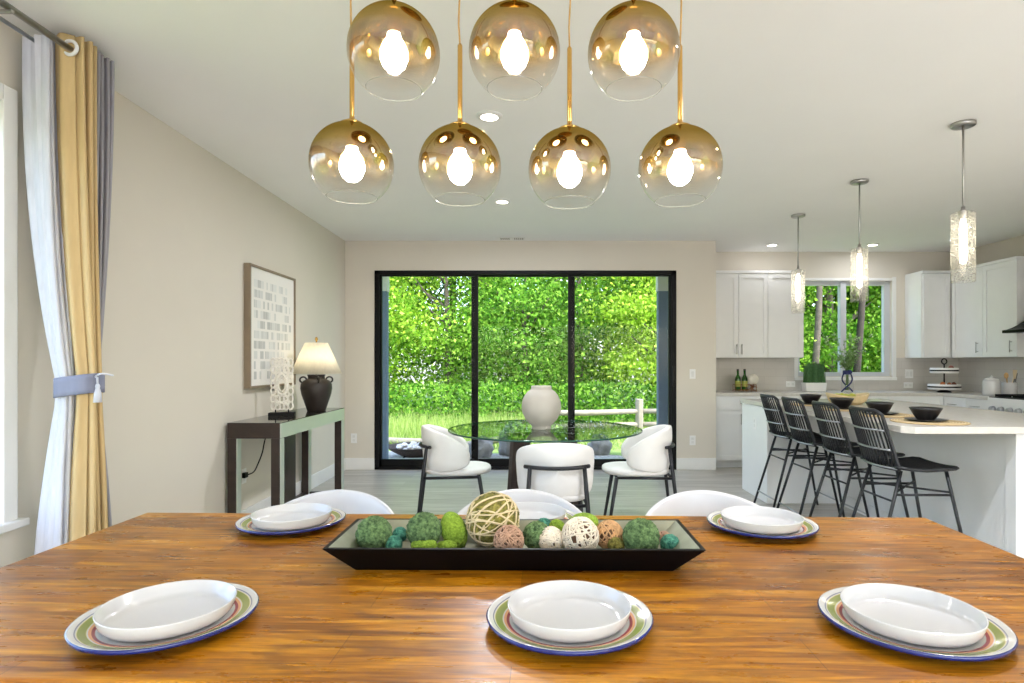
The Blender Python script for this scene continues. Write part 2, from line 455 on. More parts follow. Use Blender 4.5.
# black three-panel slider (structure)
door = root('door_1', None, None, (0, YB, 0), world=True); struct(door)
y0, y1 = YB-.012, YB+.12
m = MB()
m.box(SX0, SX0+.055, y0, y1, 0, SZ1); m.box(SX1-.06, SX1, y0, y1, 0, SZ1); m.box(SX0, SX1, y0, y1, SZ1-.05, SZ1); m.box(SX0, SX1, y0, y1, 0, .03)
struct(m.build('frame', M['black'], door, bevel=.003))
xm = (-.69, .475); xin0, xin1 = SX0+.055, SX1-.06
edges = [xin0, xm[0], xm[1], xin1]
for i in range(3):
    a, b = edges[i], edges[i+1]
    yy = YB + (.02, .055, .02)[i]
    m = MB(); w = .042
    la = .022 if i == 0 else w; lb = .022 if i == 2 else w
    m.box(a-(w if i else 0), a+la*(1 if i == 0 else .0)+.001, yy, yy+.04, .03, SZ1-.05)
    m.box(b-.001-(lb if i == 2 else 0), b+(w*.99 if i < 2 else 0), yy, yy+.04, .03, SZ1-.05)
    m.box(a, b, yy, yy+.04, .03, .12); m.box(a, b, yy, yy+.04, SZ1-.065, SZ1-.05)
    struct(m.build('door_panel', M['black'], door))
    struct(MB().box(a, b, yy+.017, yy+.022, .11, SZ1-.06).build('pane', M['pane'], door))
struct(MB().box(SX1-.05, SX1-.02, y0-.02, y0, 1.0, 1.24).build('pull_handle', M['black_gloss'], door, bevel=.004))
# kitchen window
kw = root('window_2', None, None, ((KX0+KX1)/2, YK, KZ0), world=True); struct(kw)
m = MB(); c = .05; yy0, yy1 = YK-.012, YK
m.box(KX1, KX1+c, yy0, yy1, KZ0-.04, KZ1+c); m.box(KX0-c, KX0, yy0, yy1, KZ0-.04, KZ1+c); m.box(KX0, KX1, yy0, yy1, KZ1, KZ1+c*.7)
struct(m.build('casing', M['trim'], kw, bevel=.003))
struct(MB().box(KX0-c, KX1+c, YK-.03, YK+.1, KZ0-.05, KZ0-.01).build('sill', M['trim'], kw, bevel=.004))
m = MB(); ya, yb = YK+.05, YK+.11; mid = 4.08
m.box(KX0, KX0+.045, ya, yb, KZ0, KZ1); m.box(KX1-.075, KX1, ya, yb, KZ0, KZ1); m.box(mid, mid+.075, ya-.015, yb, KZ0, KZ1)
m.box(KX0+.044, KX1-.074, ya+.002, yb-.002, KZ0, KZ0+.055); m.box(KX0+.044, KX1-.074, ya+.002, yb-.002, KZ1-.055, KZ1)
struct(m.build('sash', pm('pale_grey_vinyl', (200,203,206), .4, var=.01), kw))
struct(MB().box(KX0+.03, KX1-.03, ya+.025, ya+.03, KZ0+.03, KZ1-.03).build('pane', M['pane'], kw))
# backsplash
m = MB(); m.box(XS, KX0-.05, YK-.008, YK, .918, 1.345); m.box(KX1+.05, XR, YK-.008, YK, .918, 1.345); m.box(KX0-.05, KX1+.05, YK-.008, YK, .918, KZ0-.05)
m.box(XR-.008, XR, 4.9, YK, .918, 1.345); m.box(XR-.008, XR, 5.74, 6.5, 1.345, 1.6)
struct(m.build('trim_1', M['tile']))

# ================================================================ DINING TABLE
TZ = .77
TROT = math.radians(-1.48)
tb = root('dining_table', 'long planked warm wood dining table set with six white plate settings', 'table', (-.022, 1.474, 0), TROT)
L2, W2 = 1.30, .532
MB().box(-L2, L2, -W2, W2, TZ-.05, TZ).build('tabletop', M['tablewood'], tb, bevel=.006, seg=3)
for sx in (-1, 1):
    for sy in (-1, 1):
        MB().hexa([(sx*(L2-.13)+a*.03, sy*(W2-.11)+b*.03, 0) for a, b in ((-1,-1),(1,-1),(1,1),(-1,1))], [(sx*(L2-.13)+a*.045, sy*(W2-.11)+b*.045, TZ-.05) for a, b in ((-1,-1),(1,-1),(1,1),(-1,1))]).build('leg', M['tablewood'], tb, bevel=.006)
m = MB()
for s in (-1, 1):
    m.box(-L2+.17, L2-.17, s*(W2-.12)-.012, s*(W2-.12)+.012, TZ-.15, TZ-.051)
    m.box(s*(L2-.14)-.012, s*(L2-.14)+.012, -W2+.15, W2-.15, TZ-.15, TZ-.051)
m.build('apron', M['tablewood'], tb)

# ---- six place settings
charger_prof = [(0,.0), (.085,.0), (.088,.003), (.12,.006), (.146,.0115), (.1585,.0155), (.1605,.0215), (.158,.0235), (.154,.0225), (.142,.0175), (.118,.0115), (.090,.008), (.085,.007), (0,.007)]
bowl_prof = [(0,0), (.092,0), (.096,.0012), (.108,.006), (.1145,.015), (.1188,.031), (.1195,.0333), (.1185,.0345), (.1168,.033), (.1115,.0155), (.104,.0085), (.088,.0055), (0,.005)]
cm = MB().lathe(charger_prof, 72)
cm.mi = [1 if 72*3 <= i < 72*7 else 0 for i in range(len(cm.f))]      # blue glaze on the outside of the rim
c0 = cm.build('charger_plate', [M['charger'], pm('cobalt_rim_glaze', (24,38,108), .18, coat=.3, var=.15, nscale=30)], loc=(0,0,TZ))
b0 = MB().lathe(bowl_prof, 72).build('shallow_bowl', M['china'], loc=(0,0,TZ+.01))
settings = [
    (.072, 1.163, 'in the near middle place, in front of the long black tray'),
    (-.706, 1.166, 'at the near left corner of the wood table'),
    (.722, 1.145, 'at the near right corner of the wood table'),
    (-.748, 1.872, 'at the far left place, beyond the left end of the black tray'),
    (.700, 1.832, 'at the far right place, beyond the right end of the black tray'),
    (-.012, 1.885, 'at the far middle place, mostly hidden behind the balls in the tray'),
]
for i, (x, y, where) in enumerate(settings):
    for src, nm, dz in ((c0, 'striped charger with blue rim and green band ', 0.0), (b0, 'white shallow bowl on a striped charger ', .0085)):
        o = src if i == 0 else src.copy()
        if i: COL.objects.link(o)
        o.location = (x, y, TZ+dz+.0005)
        tag(o, nm+where if 'charger with' not in nm else nm+where, 'bowl' if 'bowl' in nm else 'plate', 'white bowls on the dining table' if 'bowl' in nm else 'striped chargers on the dining table')
lab = {0: ('near middle, before the black tray',), 1: ('near left corner of the table',), 2: ('near right corner of the table',), 3: ('far left, past the tray end',), 4: ('far right, past the tray end',), 5: ('far middle, hidden behind the tray of balls',)}
for o in bpy.data.objects:
    if o.name.startswith(('charger_plate', 'shallow_bowl')):
        k = min(range(6), key=lambda q: (settings[q][0]-o.location.x)**2 + (settings[q][1]-o.location.y)**2)
        o['label'] = ('striped blue-rimmed charger at the ' if o.name.startswith('charger') else 'shallow white bowl on the charger at the ') + lab[k][0]

# ---- tray
tray = root('serving_tray', 'long black flared tray with pale metallic inside holding moss and vine balls', 'tray', (-.043, 1.572, TZ), math.radians(-.6))
BX, BY, RX, RY, HT, wl = .388, .108, .460, .142, .062, .012
def quad(x, y, z): return [(-x,-y,z), (x,-y,z), (x,y,z), (-x,y,z)]
m = MB()
o_ = quad(BX,BY,0) + quad(RX,RY,HT) + quad(RX-wl,RY-wl,HT) + quad(BX-wl+.004,BY-wl+.004,.0085)
fs = [(3,2,1,0)]
for i in range(4):
    j = (i+1) % 4
    fs += [(i,j,4+j,4+i), (4+i,4+j,8+j,8+i)]
m.add(o_, fs); m.build('tray_body', M['black_gloss'], tray, bevel=.0025)
m = MB()
o_ = quad(RX-wl,RY-wl,HT-.0005) + quad(BX-wl+.004,BY-wl+.004,.0085)
fs = [(4,5,6,7)] + [(i,(i+1)%4,4+(i+1)%4,4+i) for i in range(4)]
m.add(o_, fs); plabel(m.build('lining', M['champagne'], tray), 'pale champagne metallic lining')

# ---- balls in the tray
def ball_pos(px, py, r, dz=0):
    z = TZ + .0085 + r + dz
    d = 600*(CAM_Z - z)/(py-363)
    return ((px-532)*d/600, d, z)
def lumpy(seed, amp, f):
    return lambda d: 1 + amp*noise.noise(d*f + Vector((seed, seed*1.7, 0)))+ amp*.7*noise.noise(d*f*3.2 + Vector((0, seed, seed)))
def vine_ball(r, n, wr, seed):
    rnd = random.Random(seed); m = MB()
    for k in range(n):
        ax = Vector((rnd.gauss(0,1), rnd.gauss(0,1), rnd.gauss(0,1))).normalized()
        a = ax.orthogonal().normalized(); b = ax.cross(a)
        off = rnd.uniform(-.45,.45); rr = r*rnd.uniform(.93, 1.0)
        q = math.sqrt(1-off*off)
        ph = rnd.uniform(0, 6)
        pts = [ (ax*(off+.05*math.sin(3*t+ph)) + (a*math.cos(t) + b*math.sin(t))*q)*rr for t in [2*PI*i/26 for i in range(26)] ]
        m.tube(pts, wr*rnd.uniform(.7,1.2), 5, closed=True)
    return m
balls = [  # kind, px, py, radius, lift, label
    ('moss', 374, 534, .046, 0, 'round green moss ball at the left end of the black tray'),
    ('teal', 400, 534.5, .020, .012, 'small teal moss ball tucked behind the lower teal one, left part of tray'),
    ('teal', 394, 544, .022, 0, 'small teal moss ball low by the tray front, beside the leftmost green ball'),
    ('moss', 424, 530, .046, .006, 'round dusty green moss ball beside the tall lime felt stone in the tray'),
    ('limeup', 454, 531, .042, 0, 'tall lime felt stone leaning on end in the tray'),
    ('limeflat', 424, 545, .022, 0, 'flat lime felt stone lying in front of a dusty green moss ball'),
    ('limeflat', 447, 545.5, .017, 0, 'small pale lime felt stone at the foot of the tall leaning one'),
    ('big', 493, 522, .073, 0, 'large olive moss ball wrapped in pale twine, biggest in the tray'),
    ('brown', 509, 536, .038, 0, 'brown vine ball in front of the large twine-wrapped moss ball'),
    ('moss', 537, 536, .038, 0, 'green moss ball right of the brown vine ball'),
    ('teal', 544, 526, .022, .02, 'small dark teal moss ball peeking behind the green one in mid tray'),
    ('limeup2', 558, 529, .026, .014, 'small lime felt stone standing above the mid tray pale vine ball'),
    ('tanlight', 551, 540, .034, 0, 'pale brown vine ball between mid green moss ball and bleached vine ball'),
    ('white', 580, 536, .048, 0, 'bleached white vine ball, the largest of the vine balls'),
    ('limeflat2', 584, 522, .034, .034, 'lime felt stone resting on top behind the bleached vine ball'),
    ('tan', 609, 535, .038, 0, 'orange tan vine ball right of the bleached white one'),
    ('olive', 616, 546, .022, 0, 'small olive moss ball low before the orange tan vine ball'),
    ('moss', 641, 537, .047, 0, 'round green moss ball near the right end of the black tray'),
    ('tansmall', 664, 538, .018, 0, 'tiny tan vine ball at the far right corner of the tray'),
    ('teal', 670, 544, .025, 0, 'small teal moss ball nearest the right end of the tray'),
]
for i, (k, px, py, r, dz, lb) in enumerate(balls):
    p = ball_pos(px, py, r, dz); s = i*3.7
    if k == 'big': p = (-.106, 1.632, TZ+.0085+r)
    if k == 'brown': p = (-.059, 1.530, TZ+.0085+r+.008)
    if k in ('moss', 'teal', 'olive'):
        o = MB().sphere((0,0,0), r, nu=96, nv=52, fn=lumpy(s, .075, 7)).build('moss_ball', M[{'moss':'moss','teal':'moss_teal','olive':'moss_olive'}[k]], loc=p)
        tag(o, lb, 'decorative ball', 'decorative balls in the tray')
    elif k.startswith('lime'):
        sc = {'limeup': (.82,.75,1.3), 'limeflat': (1.6,.9,.8), 'limeup2': (.9,.8,1.1), 'limeflat2': (1.15,.9,.72)}[k]
        o = MB().sphere((0,0,0), r, sc, 48, 28, lumpy(s, .02, 3)).build('felt_stone', M['moss_lime'], loc=p)
        if k == 'limeup': o.rotation_euler = (.05, math.radians(-17), 0)
        if k == 'limeup2': o.rotation_euler = (.05, math.radians(-35), 0)
        tag(o, lb, 'felt stone', 'lime felt stones in the tray')
    elif k == 'big':
        r_ = root('wrapped_moss_ball', lb, 'decorative ball', p, 0, 'decorative balls in the tray')
        MB().sphere((0,0,0), r*.96, nu=96, nv=56, fn=lumpy(s, .06, 7)).build('moss_core', M['moss_olive'], r_)
        plabel(vine_ball(r*1.01, 19, .0024, 5).build('twine', M['twine'], r_), 'pale twine wound around')
    else:
        mt = {'brown':'rattan_brown','tanlight':'rattan_white','white':'rattan_white','tan':'rattan_tan','tansmall':'rattan_brown'}[k]
        r_ = root('vine_ball', lb, 'decorative ball', p, 0, 'vine balls in the tray')
        vine_ball(r, 46 if r > .03 else 26, .0019, i).build('strands', M[mt], r_)
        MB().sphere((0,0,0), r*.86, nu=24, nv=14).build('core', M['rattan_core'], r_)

# ================================================================ WHITE SHELL CHAIRS at the far side of the table
def shell_chair():
    r = root('dining_chair', 'x', 'chair', (0,0,0), 0, 'white shell chairs at the dining table')
    # back wraps round a seat, faces -Y (towards the table)
    def shell(u, v):
        th = (u-.5)*2*math.radians(100)
        top = .772 - .235*(1-math.cos(th))**.9 * .5 - .05*abs(th/1.7)**3
        z = .43 + (top-.43)*v
        fl = .02 + .05*(v**1.4)*math.cos(th/2)
        R = .215*(.75+.25*min(1, v*3)) + fl
        return (R*1.03*math.sin(th), R*math.cos(th), z)
    m = MB().grid(shell, 40, 12)
    m.build('backrest', M['shell'], r, solid=.022, sub=1)
    m = MB().superell(.235, .225, .035, .5, .85, 40, 12, warp=lambda x,y,z: (x, y-.01, z+.435))
    m.build('seat', M['shell'], r)
    for sx in (-1,1):
        for sy in (-1,1):
            MB().tube([(sx*.13, sy*.12, .42), (sx*.22, sy*.21, 0)], [.017,.011], 10).build('leg', M['beech'], r)
    return r
sc0 = shell_chair()
for i, (x, y, rz, lb) in enumerate([
    (-.765, 2.12, .0, 'white shell chair behind the far left place of the dining table'),
    (-.045, 2.13, .0, 'white shell chair behind the far middle place of the dining table'),
    (.672, 2.11, 0.0, 'white shell chair behind the far right place of the dining table')]):
    if i == 0: sc0.location = (x,y,0); sc0.rotation_euler.z = rz; sc0['label'] = lb
    else: dup(sc0, (x,y,0), rz, lb)

# ================================================================ BREAKFAST TABLE
bt = root('round_glass_table', 'round glass-topped table on dark wood cross base before the sliding door', 'table', (.10, 4.66, 0))
MB().lathe([(0,.757),(.742,.757),(.746,.759),(.746,.767),(.742,.769),(0,.769)], 96, smooth=False).build('glass_top', M['tabletopglass'], bt)
plabel(MB().lathe([(.742,.7565),(.7465,.758),(.7475,.763),(.7465,.768),(.742,.7695)], 96).build('polished_edge', M['glassedge'], bt), 'dark green glass edge')
A0 = math.radians(38)
for k in range(2):
    a = A0 + k*PI/2; c, s = math.cos(a), math.sin(a)
    def P(u, w, z): return (u*c - w*s, u*s + w*c, z)
    h = .022
    for z0, z1, ln in ((.712,.757,.34), (.0,.045,.36)):
        m = MB(); m.hexa([P(-ln,-h,z0),P(ln,-h,z0),P(ln,h,z0),P(-ln,h,z0)], [P(-ln,-h,z1),P(ln,-h,z1),P(ln,h,z1),P(-ln,h,z1)])
        m.build('cross_beam', M['espresso'], bt, bevel=.004)
    for sg in (-1, 1):
        a2 = a if sg > 0 else a + PI; c, s = math.cos(a2), math.sin(a2)
        MB().hexa([P(.20,-h-.003,.045),P(.365,-h-.003,.045),P(.365,h+.003,.045),P(.20,h+.003,.045)], [P(.215,-h-.003,.712),P(.315,-h-.003,.712),P(.315,h+.003,.712),P(.215,h+.003,.712)]).build('leg', M['espresso'], bt, bevel=.004)
vs = MB().lathe([(0,0),(.072,0),(.074,.012),(.071,.022),(.085,.035),(.122,.075),(.148,.13),(.153,.17),(.147,.215),(.128,.26),(.104,.290),(.084,.302),(.078,.308),(.078,.328),(.074,.332),(.068,.328),(.068,.304),(.09,.285),(.13,.22),(.135,.15),(.1,.06),(0,.03)], 64).build('vase', M['ceramic'], loc=(.072, 4.62, .7695))
tag(vs, 'round cream ceramic vase with short neck on the glass table', 'vase')
# upholstered chairs
def bent(L, Hh, w, R, z0, e1=.45, e2=.72, drop=.1, flare=.03):
    def warp(s, t, q):
        k = abs(s)/L
        tz = (t/Hh+1)/2
        zt = z0 + tz*(2*Hh - drop*k**2)
        th = s/R
        RR = R + q + flare*(tz-.5)*(1-k*.5)
        return (RR*math.sin(th), -RR*math.cos(th)*1.0, zt)
    return MB().superell(L, Hh, w, e1, e2, 72, 20, warp)
def wrap_chair():
    r = root('upholstered_chair', 'x', 'chair', (0,0,0), 0, 'upholstered chairs around the glass table')
    bent(.47, .176, .032, .222, .432, e2=.64, drop=.125).build('backrest', M['fabric'], r)
    MB().superell(.215, .262, .034, .5, .75, 56, 14, warp=lambda x,y,z: (x, y+.03, z+.436)).build('seat', M['fabric'], r)
    for sx in (-1, 1):
        MB().tube([(sx*.170,-.212,.630),(sx*.184,-.237,.42),(sx*.215,-.285,0)], [.013,.015,.011], 12).build('leg', M['legblack'], r)
        MB().tube([(sx*.185,.19,.40),(sx*.215,.255,0)], [.016,.011], 12).build('leg', M['legblack'], r)
    pts = [(.275*math.sin(a), -.275*math.cos(a)+.005, .632) for a in [math.radians(-47+94*i/16) for i in range(17)]]
    MB().tube(pts, .0125, 10).build('back_rail', M['legblack'], r)
    m = MB()
    for sx in (-1,1): m.tube([(sx*.188,-.232,.395),(sx*.187,.19,.395)], .011, 8)
    m.tube([(-.188,-.232,.395),(.188,-.232,.395)], .011, 8); m.tube([(-.187,.19,.395),(.187,.19,.395)], .011, 8)
    m.build('seat_frame', M['legblack'], r)
    return r
uc = wrap_chair()
for i, (x, y, rz, lb) in enumerate([
    (.150, 3.93, .03, 'greige wraparound chair with its back to the dining table'),
    (-.62, 4.80, math.radians(-83), 'greige wraparound chair on the left of the glass table, facing right'),
    (.85, 4.78, math.radians(87), 'greige wraparound chair on the right of the glass table, facing left')]):
    if i == 0: uc.location = (x,y,0); uc.rotation_euler.z = rz; uc['label'] = lb
    else: dup(uc, (x,y,0), rz, lb)

# ================================================================ CONSOLE against the left wall
CX0, CX1, CY0, CY1, CZ = -2.235+.02, -1.825, 4.36, 5.83, .842
cn = root('console_table', 'dark wood console table with mirrored inlays against the left wall', 'console table', ((CX0+CX1)/2, (CY0+CY1)/2, 0), world=True)
MB().box(CX0, CX1-.008, CY0, CY1, CZ-.115, CZ-.004).build('apron', M['espresso'], cn, bevel=.003)
plabel(MB().box(CX0, CX1, CY0, CY1, CZ-.004, CZ).build('top', pm('smoked_glass_top', (52,48,44), .06, var=.05, ior=1.7), cn), 'glossy smoked glass top')
plabel(MB().box(CX1-.008, CX1, CY0+.004, CY1-.004, CZ-.112, CZ-.006).build('inlay', M['mirror'], cn), 'mirrored front strip')
lw = .065
for x in (CX0, CX1-.008-lw):
    for y in (CY0, CY1-lw):
        lg = MB().box(x, x+lw, y, y+lw, 0, CZ-.115).build('leg', M['espresso'], cn, bevel=.003)
        MB().box(x+lw, x+lw+.007, y+.003, y+lw-.003, .002, CZ-.116).build('mirror_strip', M['mirror'], lg).location = (0,0,0)
for o in [q for q in bpy.data.objects if q.name.startswith('mirror_strip')]:
    o.data.transform(Matrix.Translation(-WORLD[cn.name]))
MB().box(CX0, CX0+.05, 5.26, 5.50, 0, CZ-.115).build('back_panel', M['espresso'], cn, bevel=.003)
m = MB(); m.box(CX0+lw, CX1-.008-lw, CY1-.05, CY1-.015, 0, .035); m.box(CX0+.01, CX0+.045, CY0+lw, CY1-lw, 0, .035)
m.build('stretcher', M['espresso'], cn)

# table lamp
lp = root('table_lamp', 'dark urn table lamp with ivory cone shade on the console', 'lamp', (-1.962, 5.46, CZ))
MB().lathe([(0,0),(.078,0),(.082,.008),(.086,.02),(.105,.08),(.128,.15),(.138,.205),(.134,.245),(.112,.275),(.082,.288),(.074,.296),(.074,.318),(.080,.324),(.078,.33),(.02,.332),(0,.332)], 48).build('base', pm('dark_bronze_ceramic', (44,36,32), .45, var=.15, nscale=20, bump=.1, bscale=40), lp)
for k in range(3):
    a = math.radians((20,200,-62)[k]); c, s = math.cos(a), math.sin(a)
    pts = [((.112+.028*math.cos(t))*c, (.112+.028*math.cos(t))*s, .283+.026*math.sin(t)) for t in [2*PI*i/16 for i in range(16)]]
    MB().tube(pts, .008, 8, closed=True).build('handle', pm('dark_bronze_handle', (44,36,32), .45), lp)
MB().tube([(0,0,.33),(0,0,.655)], .007, 8).build('stem', M['brass'], lp)
MB().lathe([(.222,.338),(.098,.618)], 64).build('lamp_shade', M['lampshade'], lp, solid=.002)
MB().lathe([(0,.63),(.004,.632),(.012,.642),(.014,.654),(.009,.668),(0,.674)], 16).build('finial', M['brass'], lp)
MB().sphere((0,0,.47), .03, (1,1,1.3), 16, 10).build('bulb', emit('warm_lamp_bulb', (255,248,234), 34), lp)

# carved openwork panel on a stand
sp = root('carved_panel', 'white openwork carved panel on a small dark stand beside the lamp', 'sculpture', (-2.05, 4.92, CZ), math.radians(14))
MB().box(-.10, .10, -.045, .045, 0, .03).build('stand', M['black'], sp, bevel=.003)
for q in (-.05, .05): MB().tube([(q,0,.028),(q,0,.08)], .005, 8).build('peg', M['black'], sp)
m = MB()
def ring(cx, cz, rx, rz, r=.009, n=22): m.tube([(cx+rx*math.cos(t), 0, cz+rz*math.sin(t)) for t in [2*PI*i/n for i in range(n)]], r, 6, closed=True)
Wp, z0, z1 = .10, .05, .475
ring(0, (z0+z1)/2, .048, .085, .014); ring(0, (z0+z1)/2, .03, .06, .007)
for k in range(7):
    z = z0+.035 + k*(z1-z0-.07)/6
    for sx in (-1,1):
        ring(sx*.078, z, .022, .033, .008)
        m.tube([(sx*(.078-.03*math.sin(t*2)), 0, z-.03+.06*t) for t in [i/8 for i in range(9)]], .007, 6)
for k in (0, 1, 5, 6):
    z = z0+.03 + k*(z1-z0-.06)/6
    for sx in (-1,0,1): ring(sx*.037, z, .022, .028, .009)
for k in range(6):
    z = z0+.06 + k*(z1-z0-.10)/5
    for sx in (-1,1): ring(sx*.05, z, .017, .024, .007)
m.v = [(x*.84,y,z) for x,y,z in m.v]
m.build('fretwork', pm('whitewashed_carved_wood', (238,234,224), .8, var=.06, nscale=60), sp)
# lamp cable to the socket
pts = [(-2.15,5.0,CZ-.01),(-2.19,4.97,.72),(-2.20,4.93,.62),(-2.185,4.86,.55),(-2.20,4.82,.47),(-2.19,4.72,.42),(-2.21,4.64,.41)]
def spline(pts, n=8):
    out = []; P = [Vector(p) for p in pts]
    for i in range(len(P)-1):
        p0, p1, p2, p3 = P[max(i-1,0)], P[i], P[i+1], P[min(i+2,len(P)-1)]
        for k in range(n):
            t = k/n
            out.append(.5*((2*p1)+(p2-p0)*t+(2*p0-5*p1+4*p2-p3)*t*t+(3*p1-p0-3*p2+p3)*t**3))
    out.append(P[-1]); return out
cb = root('power_cord', 'black lamp cord hanging below the console to a wall outlet', 'cord', (-2.21, 4.64, .41), world=True)
MB().tube(spline(pts), .005, 6).build('cable', M['black'], cb)
MB().box(-2.232,-2.205,4.615,4.665,.39,.43).build('plug', M['black'], cb, bevel=.004)

# framed print
FX, FY0, FY1, FZ0, FZ1 = XL, 4.66, 5.56, 1.078, 2.055
fr = root('framed_print', 'large framed print of grey swatch rows on the left wall above the console', 'picture', (FX+.0, (FY0+FY1)/2, FZ0), world=True)
m = MB(); d = .052; w = .018; g = .003
m.box(FX+g, FX+d, FY0, FY0+w, FZ0, FZ1); m.box(FX+g, FX+d, FY1-w, FY1, FZ0, FZ1); m.box(FX+g, FX+d, FY0+w, FY1-w, FZ0, FZ0+w); m.box(FX+g, FX+d, FY0+w, FY1-w, FZ1-w, FZ1)
m.build('frame', pm('taupe_wood_frame', (136,120,100), .5, var=.1), fr)
t = NT('print_paper'); ob = t.n('Attribute'); ob.attribute_name = 'tone'; t.bsdf(ob.outputs[0], .7); M['print'] = t.m
m = MB(); tones = []
m.box(FX+g, FX+.038, FY0+w, FY1-w, FZ0+w, FZ1-w); tones += [(232,229,222)]*6
rnd = random.Random(11)
rows = 10
for rI in range(rows):
    zc = FZ1-.11 - rI*(FZ1-FZ0-.20)/(rows-.5)
    y = FY0+.09 + rnd.choice([0,0,.06]); 
    while y < FY1-.12:
        wd = rnd.choice([.02,.03,.045,.06]); hh = .062
        if rnd.random() < .86 and not (rI == 8 and y > FY0+.4):
            m.box(FX+.037, FX+.0388, y, y+wd, zc-hh, zc); q = rnd.randint(184,222); tones += [(q,q,q-5)]*6
        y += wd + (.006 if rnd.random() < .7 else .05)
pr = m.build('print', M['print'], fr)
at = pr.data.attributes.new('tone', 'FLOAT_COLOR', 'FACE')
at.data.foreach_set('color', [x for tn in tones for x in lin(tn)])
# ================================================================ CURTAINS at the dining window
def interp(keys, z):
    """keys: (z, values...) descending; smooth interpolation"""
    for a, b in zip(keys, keys[1:]):
        if a[0] >= z >= b[0]:
            t = (a[0]-z)/(a[0]-b[0]); t = t**2.2 if b[0] > 1.15 else 1-(1-t)**1.8
            return [p + (q-p)*t for p, q in zip(a[1:], b[1:])]
    return list(keys[-1][1:]) if z < keys[-1][0] else list(keys[0][1:])
def pleated(keys, folds, nz=60, nu=None, seed=0):
    """keys rows: z, xc, half depth in x, y0, y1 - a cloth running from y0 to y1 in folds"""
    nu = nu or folds*14
    zt, zb = keys[0][0], keys[-1][0]
    rnd = random.Random(seed); ph = [rnd.uniform(-.3,.3) for _ in range(folds+2)]
    def fn(u, v):
        z = zt + (zb-zt)*v
        xc, hx, y0, y1 = interp(keys, z)
        k = u*folds*2*PI
        a = math.sin(k + ph[int(u*folds)]*.6*math.sin(v*3))
        a = math.copysign(abs(a)**.7, a)
        sw = .006*math.sin(v*5+u*7+seed)
        return (xc + hx*a + sw, y0 + (y1-y0)*u + .010*math.sin(2*k)*(1 if y1 > y0 else -1), z)
    return MB().grid(fn, nu, nz)
ZT = 1.18
sheer = pleated([(2.68,-2.13,.062,2.56,2.68),(ZT+.03,-2.043,.032,2.60,2.66),(ZT-.08,-2.043,.032,2.60,2.66),(.02,-2.10,.075,2.56,2.70)], 4, seed=2).build('sheer_curtain', M['sheer'], org=(-2.12,2.62,2.66))
tag(sheer, 'white sheer curtain tied back at the left window edge', 'curtain')
gd = root('drape_curtain', 'gold drape with white grommet hanging from the curtain rod', 'curtain', (-2.02, 2.72, 2.66), world=True)
gkeys = [(2.705,-2.020,.060,2.62,2.735),(ZT+.03,-1.958,.036,2.63,2.69),(ZT-.08,-1.958,.036,2.63,2.69),(.02,-1.972,.062,2.62,2.73)]
pleated(gkeys, 3, seed=5).build('cloth', M['gold'], gd, solid=.003)
# grommet faces the room end of the first fold
m = MB()
gx, gy, gz = -2.005, 2.604, 2.645
def tor(m, c, R, r, sq=1.0):
    m.tube([(c[0]+R*math.cos(t), c[1], c[2]+R*math.sin(t)) for t in [2*PI*i/28 for i in range(28)]], r, 8, closed=True)
tor(m, (gx,gy,gz), .030, .0075)
plabel(m.build('grommet', M['plastic'], gd), 'white ring grommet')
m = MB()
def front(u, v):  # first fold: flat panel end turned to the room
    z = 2.705 + (.02-2.705)*v
    xc, hx, y0, y1 = interp(gkeys, z)
    return (xc - hx + 2*hx*u*.72, y0 - .014 + .012*math.cos(u*PI*2.0) + .004*math.sin(v*6), z)
m.grid(front, 12, 60).build('leading_fold', M['gold'], gd, solid=.003)
gc = pleated([(2.715,-2.035,.040,2.765,2.88),(ZT,-2.0,.022,2.70,2.75),(.02,-2.0,.04,2.745,2.84)], 4, seed=9).build('lining_curtain', M['greycloth'], org=(-2.03,2.87,2.66))
tag(gc, 'narrow pleated grey curtain behind the gold drape', 'curtain')
# tieback: flat band round the gathered cloth, with tassel
tbk = root('curtain_tieback', 'lavender grey tieback with white tassel around the curtains', 'tieback', (-2.0,2.66,ZT), world=True)
def band(u, v):
    th = 2*PI*u
    c, s = math.cos(th), math.sin(th)
    c = math.copysign(abs(c)**.6, c); s = math.copysign(abs(s)**.6, s)
    return (-1.998 + .086*c, 2.65 + .066*s, ZT - .045 + .085*v + .012*c)
MB().grid(band, 60, 4, cu=True).build('band', M['lav'], tbk, solid=.004)
m = MB(); tx, ty, tz = -1.902, 2.625, ZT+.03
m.tube(spline([(tx-.02,ty+.005,tz),(tx+.02,ty-.005,tz+.02),(tx+.05,ty+.03,tz+.012)]), .004, 6)
m.tube([(tx,ty,tz+.005),(tx+.002,ty,tz-.03)], .004, 6)
m.lathe([(0,0),(.017,0),(.014,.04),(.008,.062),(.010,.07),(.006,.08),(0,.082)], 16, (tx+.002,ty,tz-.105))
plabel(m.build('tassel', M['sheer'], tbk), 'white tassel on a cord')
rod = root('curtain_rod', 'double nickel curtain rod along the top of the left wall', 'curtain rod', (-2.0,1.4,2.645), world=True)
MB().tube([(-2.012,-.05,2.645),(-2.012,2.66,2.645)], .014, 16).build('rod', M['nickel'], rod)
MB().tube([(-2.135,-.05,2.66),(-2.135,2.95,2.66)], .008, 12).build('inner_rod', M['steel'], rod)
MB().tube([(-2.012,-.05,2.645),(-2.012,-.06,2.645),(-2.012,-.09,2.645),(-2.012,-.12,2.645)], [.014,.026,.030,.008], 16).build('finial', M['nickel'], rod)
for y in (.05, 2.3):
    MB().box(XL+.001, -1.99, y-.008, y+.008, 2.618, 2.631).box(XL+.001, XL+.006, y-.02, y+.02, 2.58, 2.68).build('bracket', M['nickel'], rod, bevel=.002)

